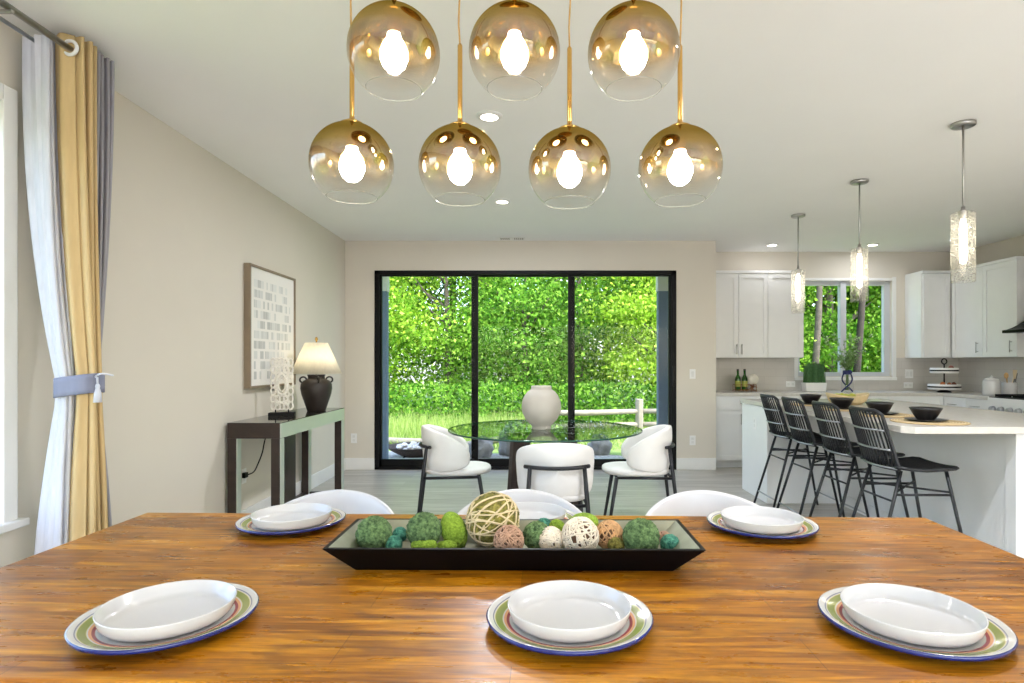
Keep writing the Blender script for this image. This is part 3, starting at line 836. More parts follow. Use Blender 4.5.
# ================================================================ CHANDELIER
ch = root('chandelier', 'brass cluster chandelier of seven gold-fading glass globes over the wood table', 'chandelier', (-.045, 1.53, H), world=True)
MB().lathe([(0,-.03),(.20,-.03),(.206,-.026),(.206,-.004),(.2,0),(0,0)], 64, (-.045,1.53,H)).build('canopy', M['brass'], ch)
R = .11
def globe_mesh():
    m = MB()
    a0, a1 = math.radians(-53), math.radians(81)
    prof = [(R*math.cos(a0+(a1-a0)*i/40), R*math.sin(a0+(a1-a0)*i/40)) for i in range(41)]
    m.lathe(prof, 64)
    rb = R*math.cos(a0); zb = R*math.sin(a0)
    return m, rb, zb
gm = bm_ = cm_ = rm_ = None
globes = [(394,53,1.45),(514.5,52.5,1.45),(633.5,53,1.45),(352,164.5,1.61),(460,167,1.61),(569.5,170,1.61),(680,168,1.61)]
def put(src, name, mats, at):
    if isinstance(src, MB): o = src.build(name, mats); 
    else: o = src.copy(); COL.objects.link(o)
    o.parent = ch; o.location = Vector(at) - WORLD[ch.name]; return o
for i, (px, py, d) in enumerate(globes):
    x = (px-532)*d/600; z = CAM_Z + (363-py)*d/600; y = d
    if i == 0:
        g, rb, zb = globe_mesh(); gm = put(g, 'glass_globe', M['globe'], (x,y,z)); G = gm
        rm_ = put(MB().tube([(rb*math.cos(t), rb*math.sin(t), zb) for t in [2*PI*k/64 for k in range(64)]], .0007, 6, closed=True), 'globe_lip', M['lip'], (x,y,z))
        cm_ = put(MB().lathe([(.0,.098),(.026,.098),(.030,.104),(.030,.110),(.016,.117),(.0075,.122),(.0065,.13),(.0065,.325),(.004,.33),(0,.33)], 24), 'stem', M['brass'], (x,y,z))
        sk = put(MB().lathe([(0,.046),(.015,.046),(.017,.05),(.017,.09),(.02,.099),(0,.099)], 20), 'socket', M['brass'], (x,y,z))
        bm_ = put(MB().lathe([(0,-.048),(.014,-.044),(.026,-.033),(.033,-.015),(.033,.002),(.026,.02),(.017,.036),(.015,.047),(0,.048)], 24), 'bulb', M['bulb'], (x,y,z))
    else:
        for s_ in (gm, rm_, cm_, sk, bm_): put(s_, None, None, (x,y,z))
    # cord from the stem up to the canopy
    dx = (-.045 - x)*.0
    ccx, ccy = x, y
    pts = [(x,y,z+.325)]
    zt = H - .028
    tx_ = -.045 + (x+.045)*.36; ty_ = 1.53 + (y-1.53)*.9
    n = 10
    for k in range(1, n+1):
        t = k/n
        pts.append((x + (tx_-x)*max(0,(t-.55)/.45)**1.3 + .004*math.sin(t*9+i)*(1-t), y+(ty_-y)*t, z+.325+(zt-z-.325)*t))
    o = MB().tube(pts, .0026, 6).build('cord', M['cord'], ch)

# ================================================================ RECESSED LIGHTS, VENT, OUTLETS
def downlight(x, y, label, visible=True):
    r = root('recessed_light', label, 'ceiling light', (x,y,H), 0, 'recessed ceiling lights')
    MB().lathe([(.052,-.012),(.058,-.012),(.075,-.005),(.079,-.001),(.079,.004)], 40).build('trim_ring', M['trim'], r)
    MB().lathe([(0,-.0085),(.054,-.0085),(.054,-.002)], 32, smooth=False).build('lens', M['downlight'], r)
    return r
downlight(-.253, 3.55, 'larger recessed ceiling light just behind the lower globes')
downlight(-.27, 5.42, 'smaller recessed ceiling light below the middle globes, nearer the slider')
downlight(2.97, 7.42, 'recessed ceiling light above the left kitchen wall cabinets')
downlight(4.20, 7.40, 'recessed ceiling light in front of the kitchen window')
vent = root('ceiling_vent', 'thin slotted ceiling vent above the sliding door', 'vent', (-.23, 7.03, H))
MB().box(-.15,.15,-.05,.05,-.008,0).build('vent_frame', M['trim'], vent, bevel=.002)
m = MB()
for k in range(12):
    if k in (5,6): continue
    m.box(-.138+k*.023, -.138+k*.023+.012, -.04, .04, -.0095, -.0075)
m.build('grille', pm('shaded_vent_slots', (120,118,112), .6), vent)
def outlet(x, y, z, axis, label, nm='wall_outlet', w=.072, h=.115, cat='outlet', toggles=0):
    """axis '-y', '-x', '+x': which way it faces"""
    rz = {'-y': 0, '+x': PI/2, '-x': -PI/2}[axis]
    r = root(nm, label, cat, (x,y,z), rz)
    MB().box(-w/2, w/2, -.006, 0, -h/2, h/2).build('plate', M['plastic'], r, bevel=.002)
    m = MB()
    if toggles:
        for k in range(toggles):
            xc = (k-(toggles-1)/2)*.046
            m.box(xc-.016, xc+.016, -.010, -.005, -.033, .033)
    elif w > h:
        for s in (-1,1): m.box(s*.028-.016, s*.028+.016, -.0085, -.005, -.016, .016)
    else:
        for s in (-1,1): m.box(-.016, .016, -.0085, -.005, s*.022-.014, s*.022+.014)
    m.build('switch_rocker' if toggles else 'receptacle', pm('soft_white_plastic', (222,221,217), .4), r, bevel=.002)
outlet((354-532)*YB/600, YB, .375, '-y', 'white outlet low on the wall left of the sliding door')
outlet((692.5-532)*YB/600, YB, .35, '-y', 'white outlet low on the wall right of the sliding door')
outlet((692.5-532)*YB/600, YB, 1.145, '-y', 'white light switch on the wall right of the sliding door', 'light_switch', toggles=1, cat='switch')
outlet(XL, 4.66, .40, '+x', 'white outlet under the console with a black plug in it')
YT = YK - .0085
outlet((790.5-532)*YT/600, YT, 1.0, '-y', 'white wide outlet on the backsplash right of the bottle basket', w=.12, h=.075)
outlet((909-532)*YT/600, YT, 1.135, '-y', 'white double switch on the backsplash right of the kitchen window', 'light_switch', w=.105, h=.115, toggles=2, cat='switch')
outlet((908-532)*YT/600, YT, .985, '-y', 'white wide outlet below the double switch on the backsplash', w=.12, h=.075)
outlet(XR-.0085, 7.3, 1.0, '-x', 'white outlet on the right backsplash behind the tiered tray', w=.115, h=.08)

# ================================================================ KITCHEN CABINETS
def shaker(m, u0, u1, z0, z1, fr=.055, th=.02):
    """door in its own plane: u along, w out of the wall, z up"""
    a = [(u0,u0+fr,z0,z1),(u1-fr,u1,z0,z1),(u0+fr,u1-fr,z0,z0+fr),(u0+fr,u1-fr,z1-fr,z1)]
    for p in a: m.append((p[0],p[1],0,th,p[2],p[3]))
    m.append((u0+fr-.002,u1-fr+.002,0,th-.010,z0+fr-.002,z1-fr+.002)); return m
def mapped(boxes, face, f):
    m = MB()
    for u0,u1,w0,w1,z0,z1 in boxes:
        if face == '-y': m.box(u0,u1,f-w1,f-w0,z0,z1)
        else: m.box(f-w1,f-w0,u0,u1,z0,z1)
    return m
def pull(name, parent, face, f, u, z, L=.13, vert=True):
    m = MB(); o = .02+.026
    def P(a, w, b): return (a, f-w, b) if face == '-y' else (f-w, a, b)
    e0, e1 = (P(u,o,z-L/2), P(u,o,z+L/2)) if vert else (P(u-L/2,o,z), P(u+L/2,o,z))
    m.tube([e0,e1], .0055, 8)
    for s in (-.38,.38):
        q = (u, z+s*L) if vert else (u+s*L, z)
        m.tube([P(q[0],.018,q[1]), P(q[0],o,q[1])], .0045, 6)
    ob = m.build(name, M['nickel'])
    ob.parent = parent; ob.data.transform(Matrix.Translation(-WORLD[parent.parent.name])); return ob
def cabinet(name, label, face, f, back, u0, u1, z0, z1, doors, group, toe=0, crown=False):
    """doors: (u0,u1,z0,z1,kind,handle u,handle z)"""
    c = ((u0+u1)/2, (f+back)/2, 0) if face == '-y' else ((f+back)/2, (u0+u1)/2, 0)
    r = root(name, label, 'cabinet', (c[0],c[1],z0), 0, group, world=True)
    m = MB()
    def bx(ua,ub,wa,wb,za,zb):
        if face == '-y': m.box(ua,ub,wa,wb,za,zb)
        else: m.box(wa,wb,ua,ub,za,zb)
    bx(u0,u1,f,back,z0+toe,z1)
    if toe: bx(u0,u1,f+.07,back,0,toe)
    m.build('body', M['cab'], r)
    if crown:
        m = MB(); bx(u0,u1,f-.028,back,z1,z1+.035); m.build('crown', M['cab'], r, bevel=.004)
    for ua,ub,za,zb,kind,hu,hz in doors:
        d = mapped(shaker([], ua+.002, ub-.002, za+.002, zb-.002, .055 if kind == 'door' else .035), face, f).build(kind, M['cab'], r)
        if hu is not None: pull('handle', d, face, f, hu, hz, vert=(kind == 'door'))
    return r
ZU0, ZU1 = 1.345, 2.405
FY = YK - .33
gU, gB = 'white wall cabinets in the kitchen', 'white base cabinets in the kitchen'
cabinet('wall_cabinet', 'white two-door wall cabinet beside the slider wall in the kitchen', '-y', FY, YK-.001, XS+.01, 2.97, ZU0, ZU1, [(XS+.01,2.6,ZU0,ZU1,'door',2.57,1.45),(2.6,2.97,ZU0,ZU1,'door',2.635,1.45)], gU, crown=True)
cabinet('wall_cabinet', 'white single-door wall cabinet just left of the kitchen window', '-y', FY, YK-.001, 2.97, 3.42, ZU0, ZU1, [(2.97,3.42,ZU0,ZU1,'door',None,0)], gU, crown=True)
cabinet('wall_cabinet', 'white corner wall cabinet right of the kitchen window', '-y', FY, YK-.001, 4.91, XR-.001, ZU0, ZU1, [(4.93,5.265,ZU0,ZU1,'door',None,0)], gU, crown=True)
FX_ = 5.29
cabinet('wall_cabinet', 'white two-door wall cabinet on the right wall beside the black hood', '-x', FX_, XR-.001, 6.52, FY-.03, ZU0, ZU1, [(6.52,7.02,ZU0,ZU1,'door',6.59,1.46),(7.02,FY-.035,ZU0,ZU1,'door',7.09,1.46)], gU, crown=True)
FB = YK - .63; ZB = .875
us = [XS+.01, 2.93, 3.62, 4.31, 4.97]
lbs = ['white base cabinet at the left end of the back run, under the bottle basket', 'white base cabinet in the back run behind the farthest stool', 'white base cabinet under the kitchen window sink', 'white base cabinet in the back run next to the inner corner']
for i in range(4):
    a, b = us[i], us[i+1]; mdl = (a+b)/2
    cabinet('base_cabinet', lbs[i], '-y', FB, YK-.001, a, b, 0, ZB, [(a,b,.70,ZB,'drawer',mdl,.79),(a,mdl,.10,.70,'door',mdl-.05,.6),(mdl,b,.10,.70,'door',mdl+.05,.6)], gB, toe=.10)
cabinet('base_cabinet', 'white base cabinet on the right wall between corner and range', '-x', 4.99, XR-.001, 6.52, FB, 0, ZB, [(6.52,6.9,.70,ZB,'drawer',6.71,.79),(6.9,FB,.70,ZB,'drawer',7.08,.79),(6.52,6.9,.10,.70,'door',6.86,.6),(6.9,FB,.10,.70,'door',6.94,.6)], gB, toe=.10)
m = MB(); m.prism([(XS+.002,FB-.03),(4.96,FB-.03),(4.96,6.515),(XR-.009,6.515),(XR-.009,YK-.009),(XS+.002,YK-.009)], ZB, .916)
o = m.build('kitchen_worktop', M['quartz'], org=(3.9,7.5,ZB), bevel=.003); tag(o, 'pale stone L-shaped worktop along the kitchen back wall', 'worktop')

# range and hood
RY0, RY1 = 5.76, 6.51
rg = root('range_cooker', 'white range with a row of steel knobs against the right wall', 'range', (5.28, (RY0+RY1)/2, 0), world=True)
MB().box(4.99, XR-.001, RY0, RY1, .09, .90).box(5.05, XR-.001, RY0+.02, RY1-.02, 0, .09).build('body', M['cab'], rg, bevel=.006)
MB().hexa([(4.945,RY0,.70),(4.99,RY0,.70),(4.99,RY1,.70),(4.945,RY1,.70)], [(4.94,RY0,.905),(4.99,RY0,.905),(4.99,RY1,.905),(4.94,RY1,.905)]).build('control_panel', M['cab'], rg, bevel=.006)
MB().box(4.955,4.99,RY0+.02,RY1-.02,.18,.67).build('oven_door', M['cab'], rg, bevel=.006)
MB().tube([(4.91,RY0+.06,.64),(4.91,RY1-.06,.64)], .012, 10).box(4.91,4.957,RY0+.08,RY0+.1,.632,.648).box(4.91,4.957,RY1-.1,RY1-.08,.632,.648).build('oven_handle', M['steel'], rg)
MB().box(4.95,XR-.02,RY0+.01,RY1-.01,.90,.915).build('cooktop', M['black_gloss'], rg, bevel=.003)
m = MB()
for k in range(3):
    a = RY0+.02+k*.24
    for q in range(4): m.box(5.0, 5.56, a+.01+q*.065, a+.022+q*.065, .93, .942)
    for x in (5.0, 5.27, 5.548): m.box(x, x+.012, a+.01, a+.22, .915, .942)
m.build('grate', M['black'], rg)
for k in range(6):
    y = RY0+.09 + k*.115
    MB().tube([(4.945,y,.785),(4.93,y,.785),(4.905,y,.785),(4.90,y,.785)], [.034,.03,.026,.02], 20).build('knob', M['steel'], rg)
hd = root('range_hood', 'black sloping range hood at the right edge above the range', 'range hood', (5.35,(RY0+RY1)/2,1.6), world=True)
m = MB(); y0, y1 = RY0, RY1
n = 8; prev = None
for k in range(n+1):
    t = k/n
    xx = 5.10 + (5.36-5.10)*(1-(1-t)**1.0); zz = 1.63 + .235*t**1.6
    ya = y0 + .20*t; yb = y1 - .20*t
    ringp = [(xx,ya,zz),(XR-.009,ya,zz),(XR-.009,yb,zz),(xx,yb,zz)]
    if prev: m.hexa(prev, ringp)
    prev = ringp
m.box(5.10,XR-.009,y0,y1,1.60,1.63)
m.build('canopy', M['black_gloss'], hd)
MB().box(5.37,XR-.001,5.98,6.29,1.86,H-.001).build('chimney', M['black_gloss'], hd, bevel=.003)

# ================================================================ ISLAND
IX0, IX1, IY0, IY1 = 2.12, 3.55, 3.40, 6.12
KX = 2.80
isl = root('kitchen_island', 'white kitchen island behind the black stools', 'island', ((KX+IX1)/2,(IY0+IY1)/2,0), world=True)
MB().box(KX, IX1-.03, IY0+.07, IY1-.03, .0, .872).build('body', M['cab'], isl)
MB().box(2.135, KX+.01, 5.45, IY1-.025, 0, .872).build('end_pier', M['cab'], isl, bevel=.003)
MB().box(KX-.012, KX+.07, IY0+.055, IY0+.14, 0, .872).build('corner_post', M['cab'], isl, bevel=.003)
d = mapped(shaker([], KX+.09, IX1-.03, .10, .86, .075), '-y', IY0+.07).build('end_panel', M['cab'], isl)
m = MB(); m.box(KX-.016,KX,IY0+.14,5.45,0,.10); m.build('plinth', M['cab'], isl)
wt = MB().prism([(IX0+.05,IY0),(IX1,IY0),(IX1,IY1),(IX0,IY1),(IX0,IY0+.05)], .874, .914).build('island_worktop', M['quartz'], org=((IX0+IX1)/2,(IY0+IY1)/2,.874), bevel=.004)
tag(wt, 'pale stone worktop of the island, laid with black bowls', 'worktop')
outlet(2.1345, 5.74, .70, '-x', 'grey outlet plate on the left end pier of the island')
IZ = .9145
dk = [3.68, 4.17, 4.68, 5.2]
wh = ['nearest place setting on the island, beside the nearest stool', 'second place setting on the island from the near end', 'third place setting, left of the wooden dough bowl', 'farthest place setting on the island, by the end pier']
t = NT('woven_straw'); sx = t.n('SeparateXYZ'); tc = t.n('TexCoord'); t.l(tc.outputs['Object'], sx.inputs[0])
r2 = t.math('SQRT', t.math('ADD', t.math('MULTIPLY', sx.outputs[0], sx.outputs[0]), t.math('MULTIPLY', sx.outputs[1], sx.outputs[1])))
wv = t.math('SINE', t.math('MULTIPLY', r2, 420)); c = t.ramp(t.math('ADD', t.math('MULTIPLY', wv, .5), .5), [(0, lin((178,150,104))), (1, lin((222,202,160)))])
t.bsdf(c, .85, bump=wv, bstr=.4, bdist=.003); M['straw'] = t.m
pmat = MB().lathe([(0,0),(.205,0),(.208,.003),(.205,.006),(0,.006)], 56).build('placemat', M['straw'], loc=(0,0,0))
plt = MB().lathe([(0,0),(.075,0),(.08,.003),(.115,.011),(.118,.013),(.114,.0145),(.078,.007),(0,.006)], 48).build('black_plate', M['darkbowl'], loc=(0,0,0))
bwl = MB().lathe([(0,0),(.045,0),(.048,.004),(.066,.03),(.082,.062),(.089,.076),(.086,.0765),(.078,.064),(.06,.03),(.042,.009),(0,.007)], 48).build('black_bowl', M['darkbowl'], loc=(0,0,0))
for i, y in enumerate(dk):
    for src, dz, nm, ct, gp in ((pmat, 0, 'round straw placemat of the ', 'placemat', 'straw placemats on the island'), (plt, .0065, 'black plate of the ', 'plate', 'black plates on the island'), (bwl, .0135, 'black bowl of the ', 'bowl', 'black bowls on the island')):
        o = src if i == 0 else src.copy()
        if i: COL.objects.link(o)
        o.location = (2.415 + (.02 if dz == 0 else 0), y, IZ+dz); tag(o, nm+wh[i], ct, gp)
# wooden dough bowl with fruit
db = MB()
pr = [(0,.0),(.6,.0),(.85,.3),(1,1.0),(.96,1.02),(.8,.42),(.55,.16),(0,.13)]
rows_ = []
def dough(u, v):
    k = v*(len(pr)-1); i = min(int(k), len(pr)-2); f_ = k-i
    r = pr[i][0]+(pr[i+1][0]-pr[i][0])*f_; z = pr[i][1]+(pr[i+1][1]-pr[i][1])*f_
    th = 2*PI*u
    return (2.76+.185*r*math.cos(th), 5.25+.12*r*math.sin(th), IZ+z*(.075+.028*abs(math.cos(th))**2*r))
db.grid(dough, 48, 28, cu=True)
o = db.build('dough_bowl', pm('pale_mango_wood', (206,184,140), .55, var=.18, nscale=14), org=(2.76,5.25,IZ)); tag(o, 'pale wooden dough bowl of green fruit on the island', 'bowl')
fm = pm('green_yellow_pear_skin', (168,170,62), .4, var=.2, nscale=30)
fo = MB().lathe([(0,-.034),(.02,-.032),(.034,-.012),(.034,.006),(.024,.026),(.014,.042),(.006,.05),(0,.05)], 20).build('green_pear', fm, loc=(0,0,0))
for i, (x,y,z,lb) in enumerate([(2.67,5.25,.066,'green pear at the left end of the dough bowl'),(2.73,5.21,.062,'green pear at the front of the dough bowl'),(2.735,5.29,.064,'green pear at the back of the dough bowl'),(2.80,5.25,.064,'green pear nearest the middle right of the dough bowl')]):
    q = fo if i == 0 else fo.copy()
    if i: COL.objects.link(q)
    q.location = (x,y,IZ+z); q.rotation_euler = (1.2+.3*i, .4*i, 1.1*i); tag(q, lb, 'fruit', 'pears in the dough bowl')

# pendants over the island
def pendant():
    r = root('pendant_light', 'x', 'pendant light', (0,0,0), 0, 'seeded glass pendants over the island')
    MB().lathe([(0,-.022),(.06,-.022),(.066,-.016),(.066,-.003),(.064,0),(0,0)], 40).build('canopy', M['nickel'], r)
    MB().tube([(0,0,-.02),(0,0,-.54)], .0065, 10).build('rod', M['nickel'], r)
    MB().lathe([(0,-.585),(.022,-.585),(.024,-.58),(.024,-.545),(.03,-.54),(.012,-.53),(.012,-.51),(0,-.51)], 24).build('socket', M['nickel'], r)
    MB().lathe([(.062,-.97),(.064,-.968),(.064,-.555),(.060,-.548),(.03,-.545)], 40).build('glass_shade', M['seeded'], r)
    MB().lathe([(0,-.86),(.012,-.855),(.019,-.84),(.019,-.62),(.014,-.6),(.012,-.585),(0,-.585)], 20).build('bulb', M['tubebulb'], r)
    return r
p0 = pendant()
for i, (y, lb) in enumerate([(3.66,'nearest glass cylinder pendant over the island, largest in view'),(4.82,'middle glass cylinder pendant over the island, before the kitchen window'),(5.93,'farthest glass cylinder pendant, hanging before the left wall cabinets')]):
    if i == 0: p0.location = (2.63,y,H); p0['label'] = lb
    else: dup(p0, (2.63,y,H), 0, lb)

# ================================================================ BAR STOOLS
def stool():
    r = root('bar_stool', 'x', 'bar stool', (0,0,0), 0, 'black rattan stools at the island')
    # faces +X; back plane leans away at -X
    zs = .655
    def B(u, v): # u across (-1..1) along y, v up 0..1
        w = .182; xx = -.02 - .105*v - .05*v*v*0
        return (xx + .035*(u*u) - .01, u*(w - .010*v), zs - .005 + .345*v)
    m = MB(); n = 10
    left = [B(-1, i/n*.93) for i in range(n+1)]; right = [B(1, i/n*.93) for i in range(n+1)]
    top = [B(-1+2*i/16, 1.0 - .07*max(0, abs(-1+2*i/16)-.8)/.2) for i in range(17)]
    m.tube(left + top[1:-1] + right[::-1], .0115, 8)
    m.tube([B(-1+2*i/12, .0) for i in range(13)], .0105, 8)
    m.build('back_frame', M['rattan'], r)
    m = MB()
    for k in range(11):
        u = -1 + 2*(k+1)/12.0
        m.tube([tuple(c + (.006*math.sin(PI*j/6) if q == 0 else 0) for q, c in enumerate(B(u, j/6))) for j in range(7)], .0054, 6)
    m.build('back_slats', M['rattan'], r)
    m = MB()
    for v in (.33, .66):
        m.tube([tuple(c - (.017 if q == 0 else 0) for q, c in enumerate(B(-1+2*i/12, v))) for i in range(13)], .0062, 6)
    m.tube([tuple(c - (.012 if q == 0 else 0) for q, c in enumerate(B(-1+2*i/12, .01))) for i in range(13)], .0062, 6)
    plabel(m.build('back_highlight_bar', M['steel'], r), 'rattan cross bars coloured pale for their highlights')  # pale steel colour paints the highlights on black rattan bindings
    m = MB()
    def S(u, w): # u 0 back..1 front, w -1..1
        return (-.02 + .37*u, w*(.182+.014*u), zs + .012*w*w - .02*math.sin(PI*u) - .012*max(0,u-.8)*5*.4)
    m.tube([S(0,-1),S(.25,-1),S(.5,-1),S(.75,-1),S(.93,-1),S(1,-.85),S(1,-.4),S(1,0),S(1,.4),S(1,.85),S(.93,1),S(.75,1),S(.5,1),S(.25,1),S(0,1)], .0115, 8)
    m.build('seat_frame', M['rattan'], r)
    m = MB()
    for k in range(17):
        w = -1 + 2*(k+.5)/17
        m.tube([S(j/8, w) for j in range(9)], .0068, 6)
    m.build('seat_weave', M['rattan'], r)
    F = [(-.155,-.20),(-.155,.20),(.42,-.20),(.42,.20)]
    Tt = [(.03,-.155),(.03,.155),(.29,-.165),(.29,.165)]
    def L(i, z): 
        k = z/.64; return (F[i][0]+(Tt[i][0]-F[i][0])*k, F[i][1]+(Tt[i][1]-F[i][1])*k, z)
    for i in range(4): MB().tube([L(i,0), L(i,.64)], [.0095,.0105], 10).build('leg', M['rattan'], r)
    m = MB()
    m.tube([L(0,.50),L(2,.50)], .0075, 8); m.tube([L(1,.50),L(3,.50)], .0075, 8)
    m.tube([L(0,.515),L(3,.515)], .0065, 8); m.tube([L(1,.515),L(2,.515)], .0065, 8)
    m.tube([L(0,.46),L(1,.46)], .0065, 8)
    m.build('stretcher', M['rattan'], r)
    m = MB(); m.tube([L(0,.13),L(1,.13)], .006, 8); m.tube([L(2,.13),L(3,.13)], .006, 8)
    plabel(m.build('foot_rail', M['steel'], r), 'light steel foot rails')
    return r
st = stool()
for i, (y, lb) in enumerate([(3.70,'black rattan bar stool nearest the camera, seat fully visible'),(4.21,'second black rattan bar stool from the near end of the island'),(4.74,'third black rattan bar stool from the near end of the island'),(5.20,'farthest black rattan bar stool, by the island end pier')]):
    if i == 0: st.location = (2.15,y,0); st['label'] = lb
    else: dup(st, (2.15,y,0), 0, lb)

# ================================================================ THINGS ON THE BACK WORKTOP
WZ = .9165
# bottle basket
bx_ = root('wire_basket', 'small wire basket on the worktop holding two green bottles', 'basket', (2.70, 7.62, WZ))
m = MB()
for z in (.02, .085): m.tube([(-.13,-.055,z),(.13,-.055,z),(.13,.055,z),(-.13,.055,z)], .004, 6, closed=True)
for x in (-.13,-.065,0,.065,.13):
    for y in (-.055,.055): m.tube([(x,y,.0),(x,y,.085)], .003, 6)
for k in range(6): m.tube([(-.13+k*.052,-.055,.006),(-.13+k*.052,.055,.006)], .003, 6)
m.build('wire_frame', pm('copper_brown_wire', (150,104,66), .4, .6), bx_)
gb = pm('green_bottle_glass', (34,84,24), .12, var=.1)
for i, (dx, lb) in enumerate([(-.085,'left green bottle in the wire basket'),(.0,'right green bottle in the wire basket')]):
    r_ = root('glass_bottle', lb, 'bottle', (2.70+dx, 7.62, WZ+.011), 0, 'green bottles in the wire basket')
    MB().lathe([(0,0),(.033,0),(.036,.005),(.036,.14),(.031,.165),(.015,.2),(.013,.24),(.015,.242),(.015,.252),(0,.252)], 24).build('body', gb, r_)
    plabel(MB().lathe([(.0365,.05),(.0368,.052),(.0368,.12),(.0365,.122)], 24).build('paper_label', pm('yellow_green_label', (172,178,84), .7), r_), 'yellow green label')
    MB().lathe([(0,.252),(.016,.252),(.016,.268),(.012,.272),(0,.272)], 16).build('cap', pm('dark_bottle_cap', (60,56,40), .4), r_)
hy = root('flower_ball', 'white flower head with brown leaves at the right of the basket', 'flower', (2.80, 7.60, WZ+.01))
m = MB(); rnd = random.Random(3)
for k in range(140):
    d = Vector((rnd.gauss(0,1), rnd.gauss(0,1), rnd.gauss(0,1))).normalized(); c = d*.062 + Vector((0,0,.145))
    a = d.orthogonal().normalized(); b = d.cross(a); s_ = .016
    for j in range(2):
        t_ = a*math.cos(j*PI/2+k)+b*math.sin(j*PI/2+k); q = d.cross(t_)
        m.add([c-t_*s_+d*.004, c-q*s_*.7-d*.003, c+t_*s_+d*.004, c+q*s_*.7-d*.003], [(0,1,2,3)])
m.sphere((0,0,.145), .056, nu=16, nv=10)
m.build('blossom', pm('creamy_petals', (236,230,214), .8), hy)
m = MB()
for k in range(26):
    a = rnd.uniform(0,2*PI); l_ = rnd.uniform(.04,.075); z = rnd.uniform(.02,.07)
    p0_ = Vector((0,0,z)); p1_ = Vector((l_*math.cos(a), l_*math.sin(a)*.8, z+rnd.uniform(-.012,.03))); sd = Vector((-math.sin(a), math.cos(a), 0))*.014
    mid_ = (p0_+p1_)/2 + Vector((0,0,.008))
    m.add([p0_, mid_-sd, p1_, mid_+sd], [(0,1,2,3)])
m.tube([(0,0,.0),(0,0,.1)], .005, 6)
m.build('leaves', pm('rusty_leaves', (150,96,60), .8, var=.3, nscale=30), hy)
# planter of grass in front of the window
gp = root('grass_planter', 'white box planter of upright green grass left of the kitchen window', 'plant', (3.60, 7.66, WZ))
MB().hexa([(-.125,-.06,0),(.125,-.06,0),(.125,.06,0),(-.125,.06,0)], [(-.135,-.068,.11),(.135,-.068,.11),(.135,.068,.11),(-.135,.068,.11)]).build('pot', M['plastic'], gp, bevel=.006)
m = MB(); rnd = random.Random(4)
for k in range(620):
    x = rnd.uniform(-.124,.124); y = rnd.uniform(-.055,.055); h_ = rnd.uniform(.21,.30); a = rnd.uniform(0,PI); lx = -x*.22+rnd.gauss(0,.012); ly = rnd.gauss(0,.012); w_ = .0035
    c, s = math.cos(a)*w_, math.sin(a)*w_
    m.add([(x-c,y-s,.10),(x+c,y+s,.10),(x+lx*.4+c*.8,y+ly*.4+s*.8,.10+h_*.55),(x+lx*.4-c*.8,y+ly*.4-s*.8,.10+h_*.55),(x+lx,y+ly,.10+h_)], [(0,1,2,3),(3,2,4)])
m.build('blades', pm('deep_green_blades', (78,122,70), .6, var=.35, nscale=60), gp)
# blue and clear glass vase with leafy stems
gv = root('glass_vase', 'tall glass vase with blue ribbon and leafy stems before the kitchen window', 'vase', (3.866, 7.36, WZ))
MB().lathe([(0,.0),(.06,.0),(.066,.006),(.07,.06),(.066,.12),(.045,.2),(.042,.25),(.052,.29),(.06,.31)], 36).build('glass_body', M['clear'], gv)
m = MB()
bl = pm('cobalt_ribbon', (28,38,96), .4)
def vs_r(z): return .07 if z < .08 else max(.044, .07 - (z-.08)*.2)
for ph in (0, PI):
    m.tube([((vs_r(z)+.004)*math.cos(ph+1.2*z*12), (vs_r(z)+.004)*math.sin(ph+1.2*z*12), z) for z in [.01+.25*i/40 for i in range(41)]], .009, 6)
m.lathe([(.046,.22),(.05,.225),(.05,.265),(.046,.27)], 24)
m.sphere((-.0,-.055,.25), .03, (1.2,.6,.9), 12, 8)
plabel(m.build('ribbon', bl, gv), 'cobalt blue ribbon')
m = MB(); lf = MB(); bf = MB(); rnd = random.Random(8)
for k in range(24):
    a = rnd.uniform(0,2*PI); sp_ = rnd.uniform(.06,.40); h_ = rnd.uniform(.40,.72)
    pts = spline([(rnd.gauss(0,.012),rnd.gauss(0,.012),.03),(.02*math.cos(a),.02*math.sin(a),.28),(sp_*math.cos(a),sp_*.6*math.sin(a),h_)], 6)
    m.tube(pts, .0022, 5)
    for p in pts[7:]:
        for j in range(5):
            d = Vector((rnd.gauss(0,1), rnd.gauss(0,1), rnd.gauss(.3,.8))).normalized(); l_ = rnd.uniform(.025,.05); sd = d.orthogonal().normalized()*l_*.3
            lf.add([p, p+d*l_*.5-sd, p+d*l_, p+d*l_*.5+sd], [(0,1,2,3)])
    for j in range(3):
        p = pts[-1]+Vector((rnd.gauss(0,.02),rnd.gauss(0,.02),rnd.gauss(0,.02)))
        if k % 2 == 0: bf.sphere(p, .008, nu=8, nv=6)
m.build('stems', pm('green_stems', (88,118,60), .7), gv); lf.build('leaves', pm('grey_green_leaves', (128,160,98), .7, var=.3, nscale=40), gv); bf.build('blossoms', pm('pale_blossoms', (206,214,190), .8), gv)
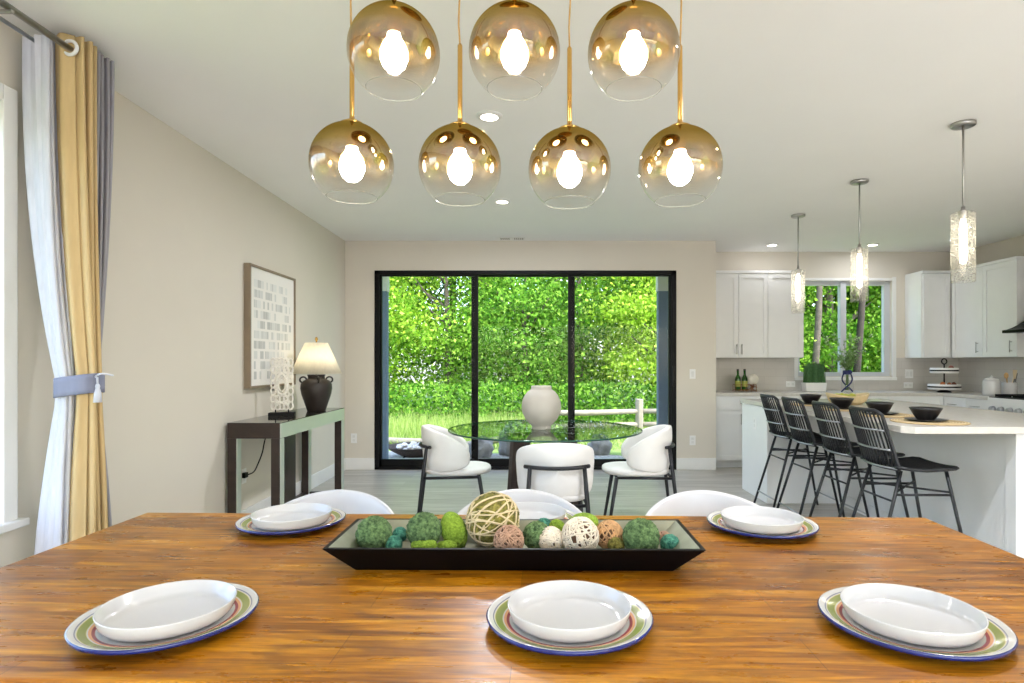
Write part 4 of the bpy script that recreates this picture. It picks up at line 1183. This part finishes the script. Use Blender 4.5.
# tiered tray
tt = root('tiered_stand', 'two-tier white stand with black post and ring in the worktop corner', 'tiered stand', (5.07, 7.38, WZ))
MB().lathe([(0,0),(.075,0),(.08,.006),(.06,.02),(.03,.03),(.012,.034),(0,.034)], 32).build('foot', M['black'], tt)
MB().tube([(0,0,.03),(0,0,.35)], .008, 10).build('post', M['black'], tt)
MB().tube([(.032*math.cos(t), 0, .38+.032*math.sin(t)) for t in [2*PI*i/28 for i in range(28)]], .007, 8, closed=True).build('ring_handle', M['black'], tt)
tm = M['plastic']
for z, r_ in ((.035,.168),(.235,.145)):
    o = MB().lathe([(0,0),(r_,0),(r_+.004,.004),(r_+.004,.062),(r_,.066),(r_-.008,.064),(r_-.010,.012),(0,.010)], 48).build('tier', tm, tt); o.location = (0,0,z)
    b_ = MB().lathe([(r_+.0045,.024),(r_+.0065,.026),(r_+.0065,.040),(r_+.0045,.042)], 48).build('band', M['black'], o)
for i, (dx,dy,z,rr,col,lb) in enumerate([(-.06,-.06,.10,.03,(190,112,60),'orange brown pod on the lower tier of the stand, left side'),(.0,-.09,.10,.026,(160,96,60),'brown pod on the lower tier of the stand, middle'),(.07,-.07,.098,.028,(120,72,56),'dark brown pod on the lower tier of the stand, right side'),(.05,-.05,.333,.03,(140,84,70),'reddish brown pod on the upper tier of the stand')]):
    zz = {0:.035,1:.035,2:.035,3:.235}[i] + .0105 + rr*.95
    zz += .03
    q = MB().lathe([(0,-rr-.03),(rr*.9,-rr-.028),(rr,-rr*.2),(rr*.8,rr*.5),(rr*.3,rr*.95),(0,rr*.95)], 20).build('dried_pod', pm('pod_brown_%d' % i, col, .7, var=.2, nscale=40), loc=(5.07+dx,7.38+dy,WZ+zz-.001))
    tag(q, lb, 'dried pod', 'dried pods on the tiered stand')
# canister and utensil crock
cj = root('canister', 'white lidded ceramic canister beside the range', 'canister', (5.10, 6.66, WZ))
MB().lathe([(0,0),(.078,0),(.083,.006),(.085,.03),(.085,.15),(.08,.165),(.074,.17),(0,.17)], 40).build('jar', M['china'], cj)
MB().lathe([(.0,.170),(.07,.170),(.073,.176),(.07,.186),(.03,.198),(.012,.202),(.012,.208),(.016,.214),(.012,.222),(0,.223)], 40).build('lid', M['china'], cj)
cr = MB().lathe([(0,0),(.07,0),(.075,.005),(.078,.14),(.074,.143),(.070,.139),(.068,.012),(0,.01)], 40).build('utensil_crock', M['china'], loc=(5.31,6.68,WZ))
tag(cr, 'white ceramic crock of kitchen utensils right of the canister', 'crock')
wd = pm('spoon_wood', (196,158,104), .6, var=.15, nscale=40)
def spoon(name, label, x, y, dx, dy, mat, head, ln=.27):
    p0_ = Vector((x,y,WZ+.012)); dr = Vector((dx,dy,ln)).normalized()
    m = MB(); m.tube([p0_, p0_+dr*ln*.7, p0_+dr*ln*.86], [.006,.0055,.007], 8)
    c_ = p0_+dr*ln
    if head == 'spoon': m.sphere(c_, .026, (1,.35,1.3), 16, 10)
    else: m.hexa([c_+Vector(q) for q in ((-.012,-.003,-.04),(.012,-.003,-.04),(.012,.003,-.04),(-.012,.003,-.04))], [c_+Vector(q)+dr*.03 for q in ((-.025,-.003,.03),(.025,-.003,.03),(.025,.003,.03),(-.025,.003,.03))])
    o = m.build(name, mat, org=tuple(p0_)); tag(o, label, 'utensil', 'utensils in the crock')
spoon('wooden_spoon', 'round-headed wooden spoon leaning left in the white crock', 5.30, 6.67, -.045, -.02, wd, 'spoon', .215)
spoon('spatula', 'pale wooden spatula leaning right in the white crock', 5.32, 6.69, .06, 0, pm('pale_spatula', (214,196,160), .6), 'spat', .22)
spoon('spatula', 'dark-handled spatula leaning right behind the pale one', 5.335, 6.70, .075, .02, pm('grey_spatula', (110,110,108), .5), 'spat', .19)
# ================================================================ OUTDOORS
GZ = -.12
t = NT('lawn_ground'); n1 = t.noise(t.coord(), 3, 5); n2 = t.noise(t.coord(), 40, 3)
c = t.mix(.5, t.ramp(n1, [(.3, lin((96,122,54))), (.7, lin((136,160,80)))]), t.ramp(n2, [(.3, lin((80,104,44))), (.7, lin((146,168,92)))]))
t.bsdf(c, .95); M['lawn'] = t.m
struct(MB().box(-30, 34, -30, YR-T-.01, GZ-.2, GZ).build('ground_rear', pm('pale_bounce_ground', (206,203,198), .9, nscale=3)))  # unseen ground, made pale to bounce sun in through the rear glazing
struct(MB().box(-30, 34, YK+T+.01, 46, GZ-.2, GZ).build('ground', M['lawn']))
struct(MB().box(-30, XL-T-.01, -14, YK+T+.01, GZ-.2, GZ).build('ground_side', M['lawn']))
t = NT('patio_gravel'); v = t.n('TexVoronoi'); v.inputs['Scale'].default_value = 26; t.l(t.coord(), v.inputs['Vector'])
c = t.ramp(v.outputs[0], [(0, lin((196,192,184))), (.7, lin((140,136,128)))]); t.bsdf(c, .95); M['gravel'] = t.m
m = MB(); m.prism([(-2.7,YB+T+.012),(XS-.2,YB+T+.012),(2.0,8.5),(1.2,9.0),(.2,9.2),(-.9,9.1),(-2.3,9.4),(-2.8,8.6)], GZ-.02, GZ+.02)
struct(m.build('patio', M['gravel']))
# slate-grey porch posts outside the slider
pst = pm('slate_blue_post', (96,112,132), .6, var=.06)
for nm, xa, xb, lb in (('porch_post', -1.97, -1.865, 'slate grey porch post outside the left edge of the slider'), ('porch_post', 1.62, 1.76, 'slate grey porch post outside the right edge of the slider')):
    r_ = root(nm, lb, 'post', ((xa+xb)/2, 7.75, GZ), world=True)
    MB().box(xa, xb, 7.69, 7.81, GZ, 2.20).build('shaft', pst, r_, bevel=.004)
    plabel(MB().box(xa-.008, xb+.008, 7.68, 7.82, 2.20, 2.42).build('bracket', pm('pale_post_cap', (206,206,204), .6), r_, bevel=.004), 'pale post top')

# leaves as one mesh per crown
def leaf_mat(name, cols, tr=.45):
    t = NT(name); g = t.n('NewGeometry')
    c = t.ramp(g.outputs['Random Per Island'], [(i/(len(cols)-1), lin(q)) for i, q in enumerate(cols)])
    d = t.n('BsdfDiffuse'); l_ = t.n('BsdfTranslucent'); t.l(c, d.inputs[0]); t.l(c, l_.inputs[0])
    mx = t.n('MixShader'); mx.inputs[0].default_value = tr
    t.l(d.outputs[0], mx.inputs[1]); t.l(l_.outputs[0], mx.inputs[2]); t.l(mx.outputs[0], t.out.inputs[0]); return t.m
LM = [leaf_mat('bright_maple_leaves', [(72,118,34),(108,156,46),(142,186,64),(174,208,92)]),
      leaf_mat('mid_green_leaves', [(54,100,32),(84,134,42),(114,162,56),(148,190,78)]),
      leaf_mat('yellow_green_leaves', [(104,144,36),(138,178,50),(168,200,68),(192,214,104)]),
      leaf_mat('deep_green_leaves', [(46,76,32),(66,98,40),(92,124,52)])]
bark = pm('grey_bark', (88,80,70), .9, var=.3, nscale=12, bump=.4, bscale=30, bdist=.02)
barkd = pm('dark_bark', (54,47,40), .9, var=.3, nscale=12, bump=.4, bscale=30, bdist=.02)
def leaves_mesh(name, pts, dirs, size, mat, parent, rng):
    n = len(pts)
    d = dirs/np.linalg.norm(dirs, axis=1, keepdims=True)
    up = rng.normal(size=(n,3)); s = np.cross(d, up); s /= np.linalg.norm(s, axis=1, keepdims=True)
    L = (size*rng.uniform(.7,1.35,n))[:,None]
    nn = np.cross(d, s)
    v = np.stack([pts, pts + d*L*.45 - s*L*.30 + nn*L*.06, pts + d*L, pts + d*L*.45 + s*L*.30 + nn*L*.06], 1).reshape(-1,3)
    me = bpy.data.meshes.new(name)
    me.vertices.add(4*n); me.vertices.foreach_set('co', v.astype(np.float32).ravel())
    me.loops.add(4*n); me.loops.foreach_set('vertex_index', np.arange(4*n, dtype=np.int32))
    me.polygons.add(n); me.polygons.foreach_set('loop_start', np.arange(0,4*n,4,dtype=np.int32)); me.polygons.foreach_set('loop_total', np.full(n,4,dtype=np.int32))
    me.materials.append(mat); me.update(calc_edges=True)
    o = bpy.data.objects.new(name, me); COL.objects.link(o); o.parent = parent; return o
def tree(x, y, h, w, mat, label, seed, nl=15000, leaf=.10, low=.0, group='leafy trees beyond the sliding door', trunk=bark, tw=.10, lean=0, ncl=100, clr=.34, limbs=7):
    rng = np.random.default_rng(seed)
    r = root('leafy_tree', label, 'tree', (x,y,GZ), 0, group)
    m = MB(); rnd = random.Random(seed)
    m.tube([(0,0,-.05),(.04+lean*.3,.02,h*.3),(-.03+lean*.65,0,h*.62),(.05+lean,0,h*.92)], [tw,tw*.8,tw*.55,tw*.2], 10)
    for k in range(limbs):
        a = rnd.uniform(0,2*PI); z = h*rnd.uniform(.25,.8); l_ = w*rnd.uniform(.45,.85)
        m.tube([(lean*z/h,0,z),(lean*z/h+l_*.5*math.cos(a),l_*.5*math.sin(a),z+.25*l_+.1),(lean*z/h+l_*math.cos(a),l_*math.sin(a),z+.7*l_)], [tw*.4,tw*.28,tw*.1], 6)
    m.build('trunk', trunk, r)
    # clusters on a crown shell, denser outside
    cl = rng.normal(size=(ncl,3)); cl /= np.linalg.norm(cl,axis=1,keepdims=True)
    rad = rng.uniform(.55,1.0,(ncl,1))
    zc = h*(low + 1)/2; zh = h*(1-low)/2
    C = cl*rad*np.array([w,w,zh]) + np.array([lean*.5,0,zc])
    per = nl//ncl
    P = (C[:,None,:] + rng.normal(size=(ncl,per,3))*np.array([clr,clr,clr*.62])).reshape(-1,3)
    P = P[P[:,2] > .05]
    D = rng.normal(size=P.shape) + np.array([0,-.3,-.25])
    leaves_mesh('foliage', P, D, leaf, mat, r, rng)
    return r
sl = 'leafy trees beyond the sliding door'
tree(-4.6, 15.5, 5.6, 1.9, LM[2], 'yellow green tree at the far left of the left slider pane', 1, low=.02)
tree(-2.3, 16.2, 6.2, 1.9, LM[0], 'bright green tree filling the left slider pane', 2, low=.02)
tree(-.2, 15.8, 4.2, 1.7, LM[1], 'mid green bushy tree beside the left slider mullion', 3, low=.0)
tree(1.3, 16.6, 6.4, 1.9, LM[1], 'mid green tall tree behind the cream vase', 4, low=.0)
tree(3.3, 15.2, 5.4, 1.8, LM[2], 'yellow green tree in the right slider pane', 5, low=.0)
tree(5.6, 15.8, 6.0, 2.0, LM[0], 'bright green tree beyond the right slider edge', 6, low=.0)
tree(-6.6, 17.0, 6.5, 2.2, LM[1], 'mid green tree beyond the left porch post', 7, low=.0)
for i, (x, y, h, w, k, lb) in enumerate([(-5.6,20,8.5,2.6,1,'tall back tree above the leftmost yellow green tree'),(-2.8,21,9.0,2.6,3,'tall deep green back tree behind the left slider pane'),(.0,20.5,9,2.6,0,'tall bright back tree behind the middle slider pane'),(2.6,21,9.5,2.6,1,'tall mid green back tree between middle and right panes'),(5.4,20.5,9,2.6,3,'tall deep green back tree behind the right slider pane')]):
    tree(x, y, h, w, LM[k], lb, 20+i, 20000, .14, .0, 'tall trees of the back row', bark, .16, ncl=110, clr=.55)
kg = 'trees beyond the kitchen window'
tree(8.4, 17.0, 7.2, 2.1, LM[1], 'leafy tree behind the left half of the kitchen window', 31, 18000, .12, .0, kg, bark, .17)
tree(6.62, 14.2, 8.5, 1.5, LM[2], 'tree with grey trunk and yellow top seen left in the kitchen window', 32, 3600, .14, .55, kg, bark, .09, .45, limbs=0)
tree(7.75, 14.5, 8.5, 1.5, LM[2], 'tree with dark leaning trunk seen right in the kitchen window', 33, 3600, .14, .50, kg, barkd, .095, .6, limbs=0)
tree(11.2, 17.5, 7.6, 2.1, LM[0], 'bright leafy tree behind the right half of the kitchen window', 34, 18000, .12, .0, kg, bark, .17)
tree(9.6, 21, 10, 2.8, LM[3], 'tall deep green tree behind the middle of the kitchen window', 35, 16000, .18, .0, kg, bark, .2, ncl=110, clr=.55)
tree(13.0, 21, 10, 2.8, LM[1], 'tall mid green tree at the right edge of the kitchen window', 36, 16000, .18, .0, kg, bark, .2, ncl=110, clr=.55)
tree(6.6, 20.5, 9.5, 2.4, LM[1], 'tall mid green tree at the left edge of the kitchen window', 37, 16000, .18, .0, kg, bark, .2, ncl=110, clr=.55)
# undergrowth and meadow grass
rng = np.random.default_rng(99)
n = 30000
P = np.stack([rng.uniform(-8,14,n), rng.uniform(13.2,15.4,n), GZ + rng.uniform(.05,1.0,n)**1.6*.9], 1)
gr = leaves_mesh('undergrowth', P, rng.normal(size=(n,3))+np.array([0,-.3,.5]), .10, LM[1], None, rng); tag(gr, 'low leafy undergrowth at the foot of the trees', 'undergrowth', kind='stuff')
n = 26000
X = rng.uniform(-7,9,n); Y = rng.uniform(9.4,14.2,n)
keep = ~((X > -2.8) & (X < 2) & (Y < 9.7)); X, Y = X[keep], Y[keep]; n = len(X)
hgt = np.where(X < 0, rng.uniform(.12,.42,n), rng.uniform(.06,.16,n))*np.clip((Y-9.0)/2.2,.35,1)
P = np.stack([X, Y, np.full(n, GZ)], 1)
a = rng.uniform(0,np.pi,n); w_ = .012
s = np.stack([np.cos(a)*w_, np.sin(a)*w_, np.zeros(n)], 1); tip = P + np.stack([rng.normal(0,.06,n), rng.normal(0,.06,n), hgt], 1)
v = np.stack([P-s, P+s, tip], 1).reshape(-1,3)
me = bpy.data.meshes.new('meadow_grass'); me.vertices.add(3*n); me.vertices.foreach_set('co', v.astype(np.float32).ravel())
me.loops.add(3*n); me.loops.foreach_set('vertex_index', np.arange(3*n,dtype=np.int32)); me.polygons.add(n)
me.polygons.foreach_set('loop_start', np.arange(0,3*n,3,dtype=np.int32)); me.polygons.foreach_set('loop_total', np.full(n,3,dtype=np.int32))
me.materials.append(leaf_mat('meadow_blades', [(120,150,70),(150,174,92),(180,194,124)], .4)); me.update(calc_edges=True)
go = bpy.data.objects.new('meadow_grass', me); COL.objects.link(go); tag(go, 'tall meadow grass between the patio and the trees', 'grass', kind='stuff')
# split-rail fence on the right
fw = pm('weathered_fence_wood', (134,128,116), .85, var=.15, nscale=10)
fn = root('rail_fence', 'weathered pale split-rail fence in front of the trees', 'fence', (2.2, 12.3, GZ), world=True)
FP = [(-.05,11.9),(2.2,12.3),(4.7,12.8)]
for x, y in FP:
    MB().prism([(x+.085*math.cos(q),y+.085*math.sin(q)) for q in [2*PI*i/7 for i in range(7)]], GZ, .54).build('post', fw, fn, bevel=.01)
for (xa,ya),(xb,yb) in zip(FP, FP[1:]):
    for z in (.27, .0):
        MB().tube([(xa-.05,ya-.02,z+.02),((xa+xb)/2,(ya+yb)/2,z),(xb+.05,yb,z+.02)], [.05,.062,.05], 7).build('rail', fw, fn)
lg = MB().tube([(-3.2,10.2,GZ+.07),(-2.4,10.1,GZ+.085),(-1.2,9.85,GZ+.09)], [.05,.06,.05], 8).build('fallen_rail', fw, org=(-2.2,10,GZ)); tag(lg, 'pale rail lying in the grass at the left of the lawn', 'rail')
lg = MB().tube([(-1.2,9.55,GZ+.07),(-.4,9.8,GZ+.17),(.4,10.2,GZ+.26)], [.05,.06,.05], 8).tube([(.4,10.25,GZ),(.4,10.22,GZ+.30)], .06, 8).build('fallen_rail', fw, org=(-.4,9.8,GZ)); tag(lg, 'pale rail propped up behind the rocks under the glass table', 'rail')
# fire pit
fp = root('fire_pit', 'low black fire bowl with pale ash and logs on the patio', 'fire pit', (-1.70, 8.75, GZ+.02))
MB().lathe([(0,.02),(.2,.03),(.36,.12),(.42,.17),(.43,.175),(.40,.165),(.34,.12),(.18,.06),(0,.055)], 40).build('bowl', pm('rusty_iron', (70,54,46), .7, var=.3, nscale=14), fp)
for k in range(3):
    a = 2*PI*k/3; MB().tube([(.22*math.cos(a),.22*math.sin(a),.05),(.28*math.cos(a),.28*math.sin(a),0)], .015, 8).build('foot', M['black'], fp)
rnd = random.Random(6); m = MB()
for k in range(34): m.sphere((rnd.uniform(-.24,.24), rnd.uniform(-.24,.24), .13+rnd.uniform(0,.05)), rnd.uniform(.025,.05), (1.3,1,.8), 8, 6, lumpy(k, .3, 2))
plabel(m.build('ash', pm('pale_ash_lumps', (214,206,196), .9, var=.1), fp), 'pale ash and charred lumps')
rock = pm('grey_boulder', (140,138,134), .9, var=.25, nscale=5, bump=.5, bscale=14, bdist=.03)
for i, (x,y,r_,sc,lb) in enumerate([(-.74,8.72,.18,(1,.8,1),'grey boulder on the patio left of the glass table leg'),(-.28,8.98,.23,(.85,.8,1.2),'tall grey boulder seen under the glass table beside its left leg'),(-.95,9.1,.14,(1.2,.9,.7),'small low grey boulder behind the left upholstered chair'),(1.02,9.05,.17,(1,.8,1),'brown grey boulder on the patio right of the glass table'),(.62,8.95,.12,(1.2,.9,.7),'small grey boulder on the patio under the right of the glass table')]):
    q = MB().sphere((0,0,0), r_, sc, 28, 16, lumpy(i*5+1, .35, 1.6)).build('boulder', rock, loc=(x,y,GZ+.02+r_*sc[2]*.72)); tag(q, lb, 'rock', 'boulders on the patio')

# ================================================================ LIGHT
W = bpy.data.worlds.new('World'); SC.world = W; W.use_nodes = True
nt = W.node_tree; nt.nodes.clear()
sky = nt.nodes.new('ShaderNodeTexSky'); sky.sky_type = 'NISHITA'; sky.sun_disc = False
sky.sun_elevation = math.radians(52); sky.sun_rotation = math.radians(150); sky.air_density = 1.0; sky.dust_density = 2.0; sky.ozone_density = 1.0
bg = nt.nodes.new('ShaderNodeBackground'); bg.inputs[1].default_value = .68
wo = nt.nodes.new('ShaderNodeOutputWorld'); nt.links.new(sky.outputs[0], bg.inputs[0]); nt.links.new(bg.outputs[0], wo.inputs[0])
def light(kind, name, loc, energy, color, **kw):
    l = bpy.data.lights.new(name, kind); l.energy = energy; l.color = color
    for k, v in kw.items(): setattr(l, k, v)
    o = bpy.data.objects.new(name, l); COL.objects.link(o); o.location = loc; return o
sun = light('SUN', 'sun', (0,0,20), 4.2, (1,.96,.88), angle=math.radians(1.5))
d = Vector((-.50, .34, -.80)).normalized()        # travels this way: from behind the house down onto the trees
sun.rotation_euler = d.to_track_quat('-Z', 'Y').to_euler()
warm = (.94,.965,1.06)
def can_or_fill_lamp(x, y, e, spread): light('AREA', 'recessed_or_fill_lamp', (x,y,H-.02), e, warm, shape='DISK', size=.12, spread=math.radians(spread))  # serves the visible downlights and the added fill lamps
for (x, y, e) in [(-.253,3.55,10),(-.27,5.42,21),(2.97,7.42,1.2),(4.20,7.40,3)]: can_or_fill_lamp(x, y, e, 178)
for (x, y) in [(-1.2,-1.5),(1.2,-1.5),(3.6,-1.5),(-1.2,-2.6),(1.2,-2.6),(3.6,-2.6)]: can_or_fill_lamp(x, y, 18, 95)  # added fill lamps behind the camera, with no fixtures
can_or_fill_lamp(1.9, 2.35, 20, 150)  # added fill for the island side and chair backs, no fixture
for (x, y, e) in [(4.5,.2,32),(4.7,1.2,26),(4.4,-1.0,20)]: can_or_fill_lamp(x, y, e, 95)  # further added fill lamps, out of view to the right

# ================================================================ CAMERA
cam = bpy.data.cameras.new('camera'); co = bpy.data.objects.new('camera', cam); COL.objects.link(co)
co.location = (0,0,CAM_Z); co.rotation_euler = (PI/2,0,0)
cam.sensor_fit = 'HORIZONTAL'; cam.sensor_width = 36; cam.lens = 36*600/1024
cam.shift_x = -20/1024; cam.shift_y = 21.5/1024
cam.clip_start = .05; cam.clip_end = 200
SC.camera = co
SC.view_settings.view_transform = 'Standard'; SC.view_settings.look = 'None'; SC.view_settings.gamma = 1; SC.view_settings.use_curve_mapping = False
SC.view_settings.exposure = 0.84
cy = SC.cycles
cy.use_denoising = True; cy.max_bounces = 10; cy.diffuse_bounces = 5; cy.glossy_bounces = 4; cy.transparent_max_bounces = 16; cy.transmission_bounces = 6
cy.sample_clamp_indirect = 6; cy.caustics_reflective = False; cy.caustics_refractive = False
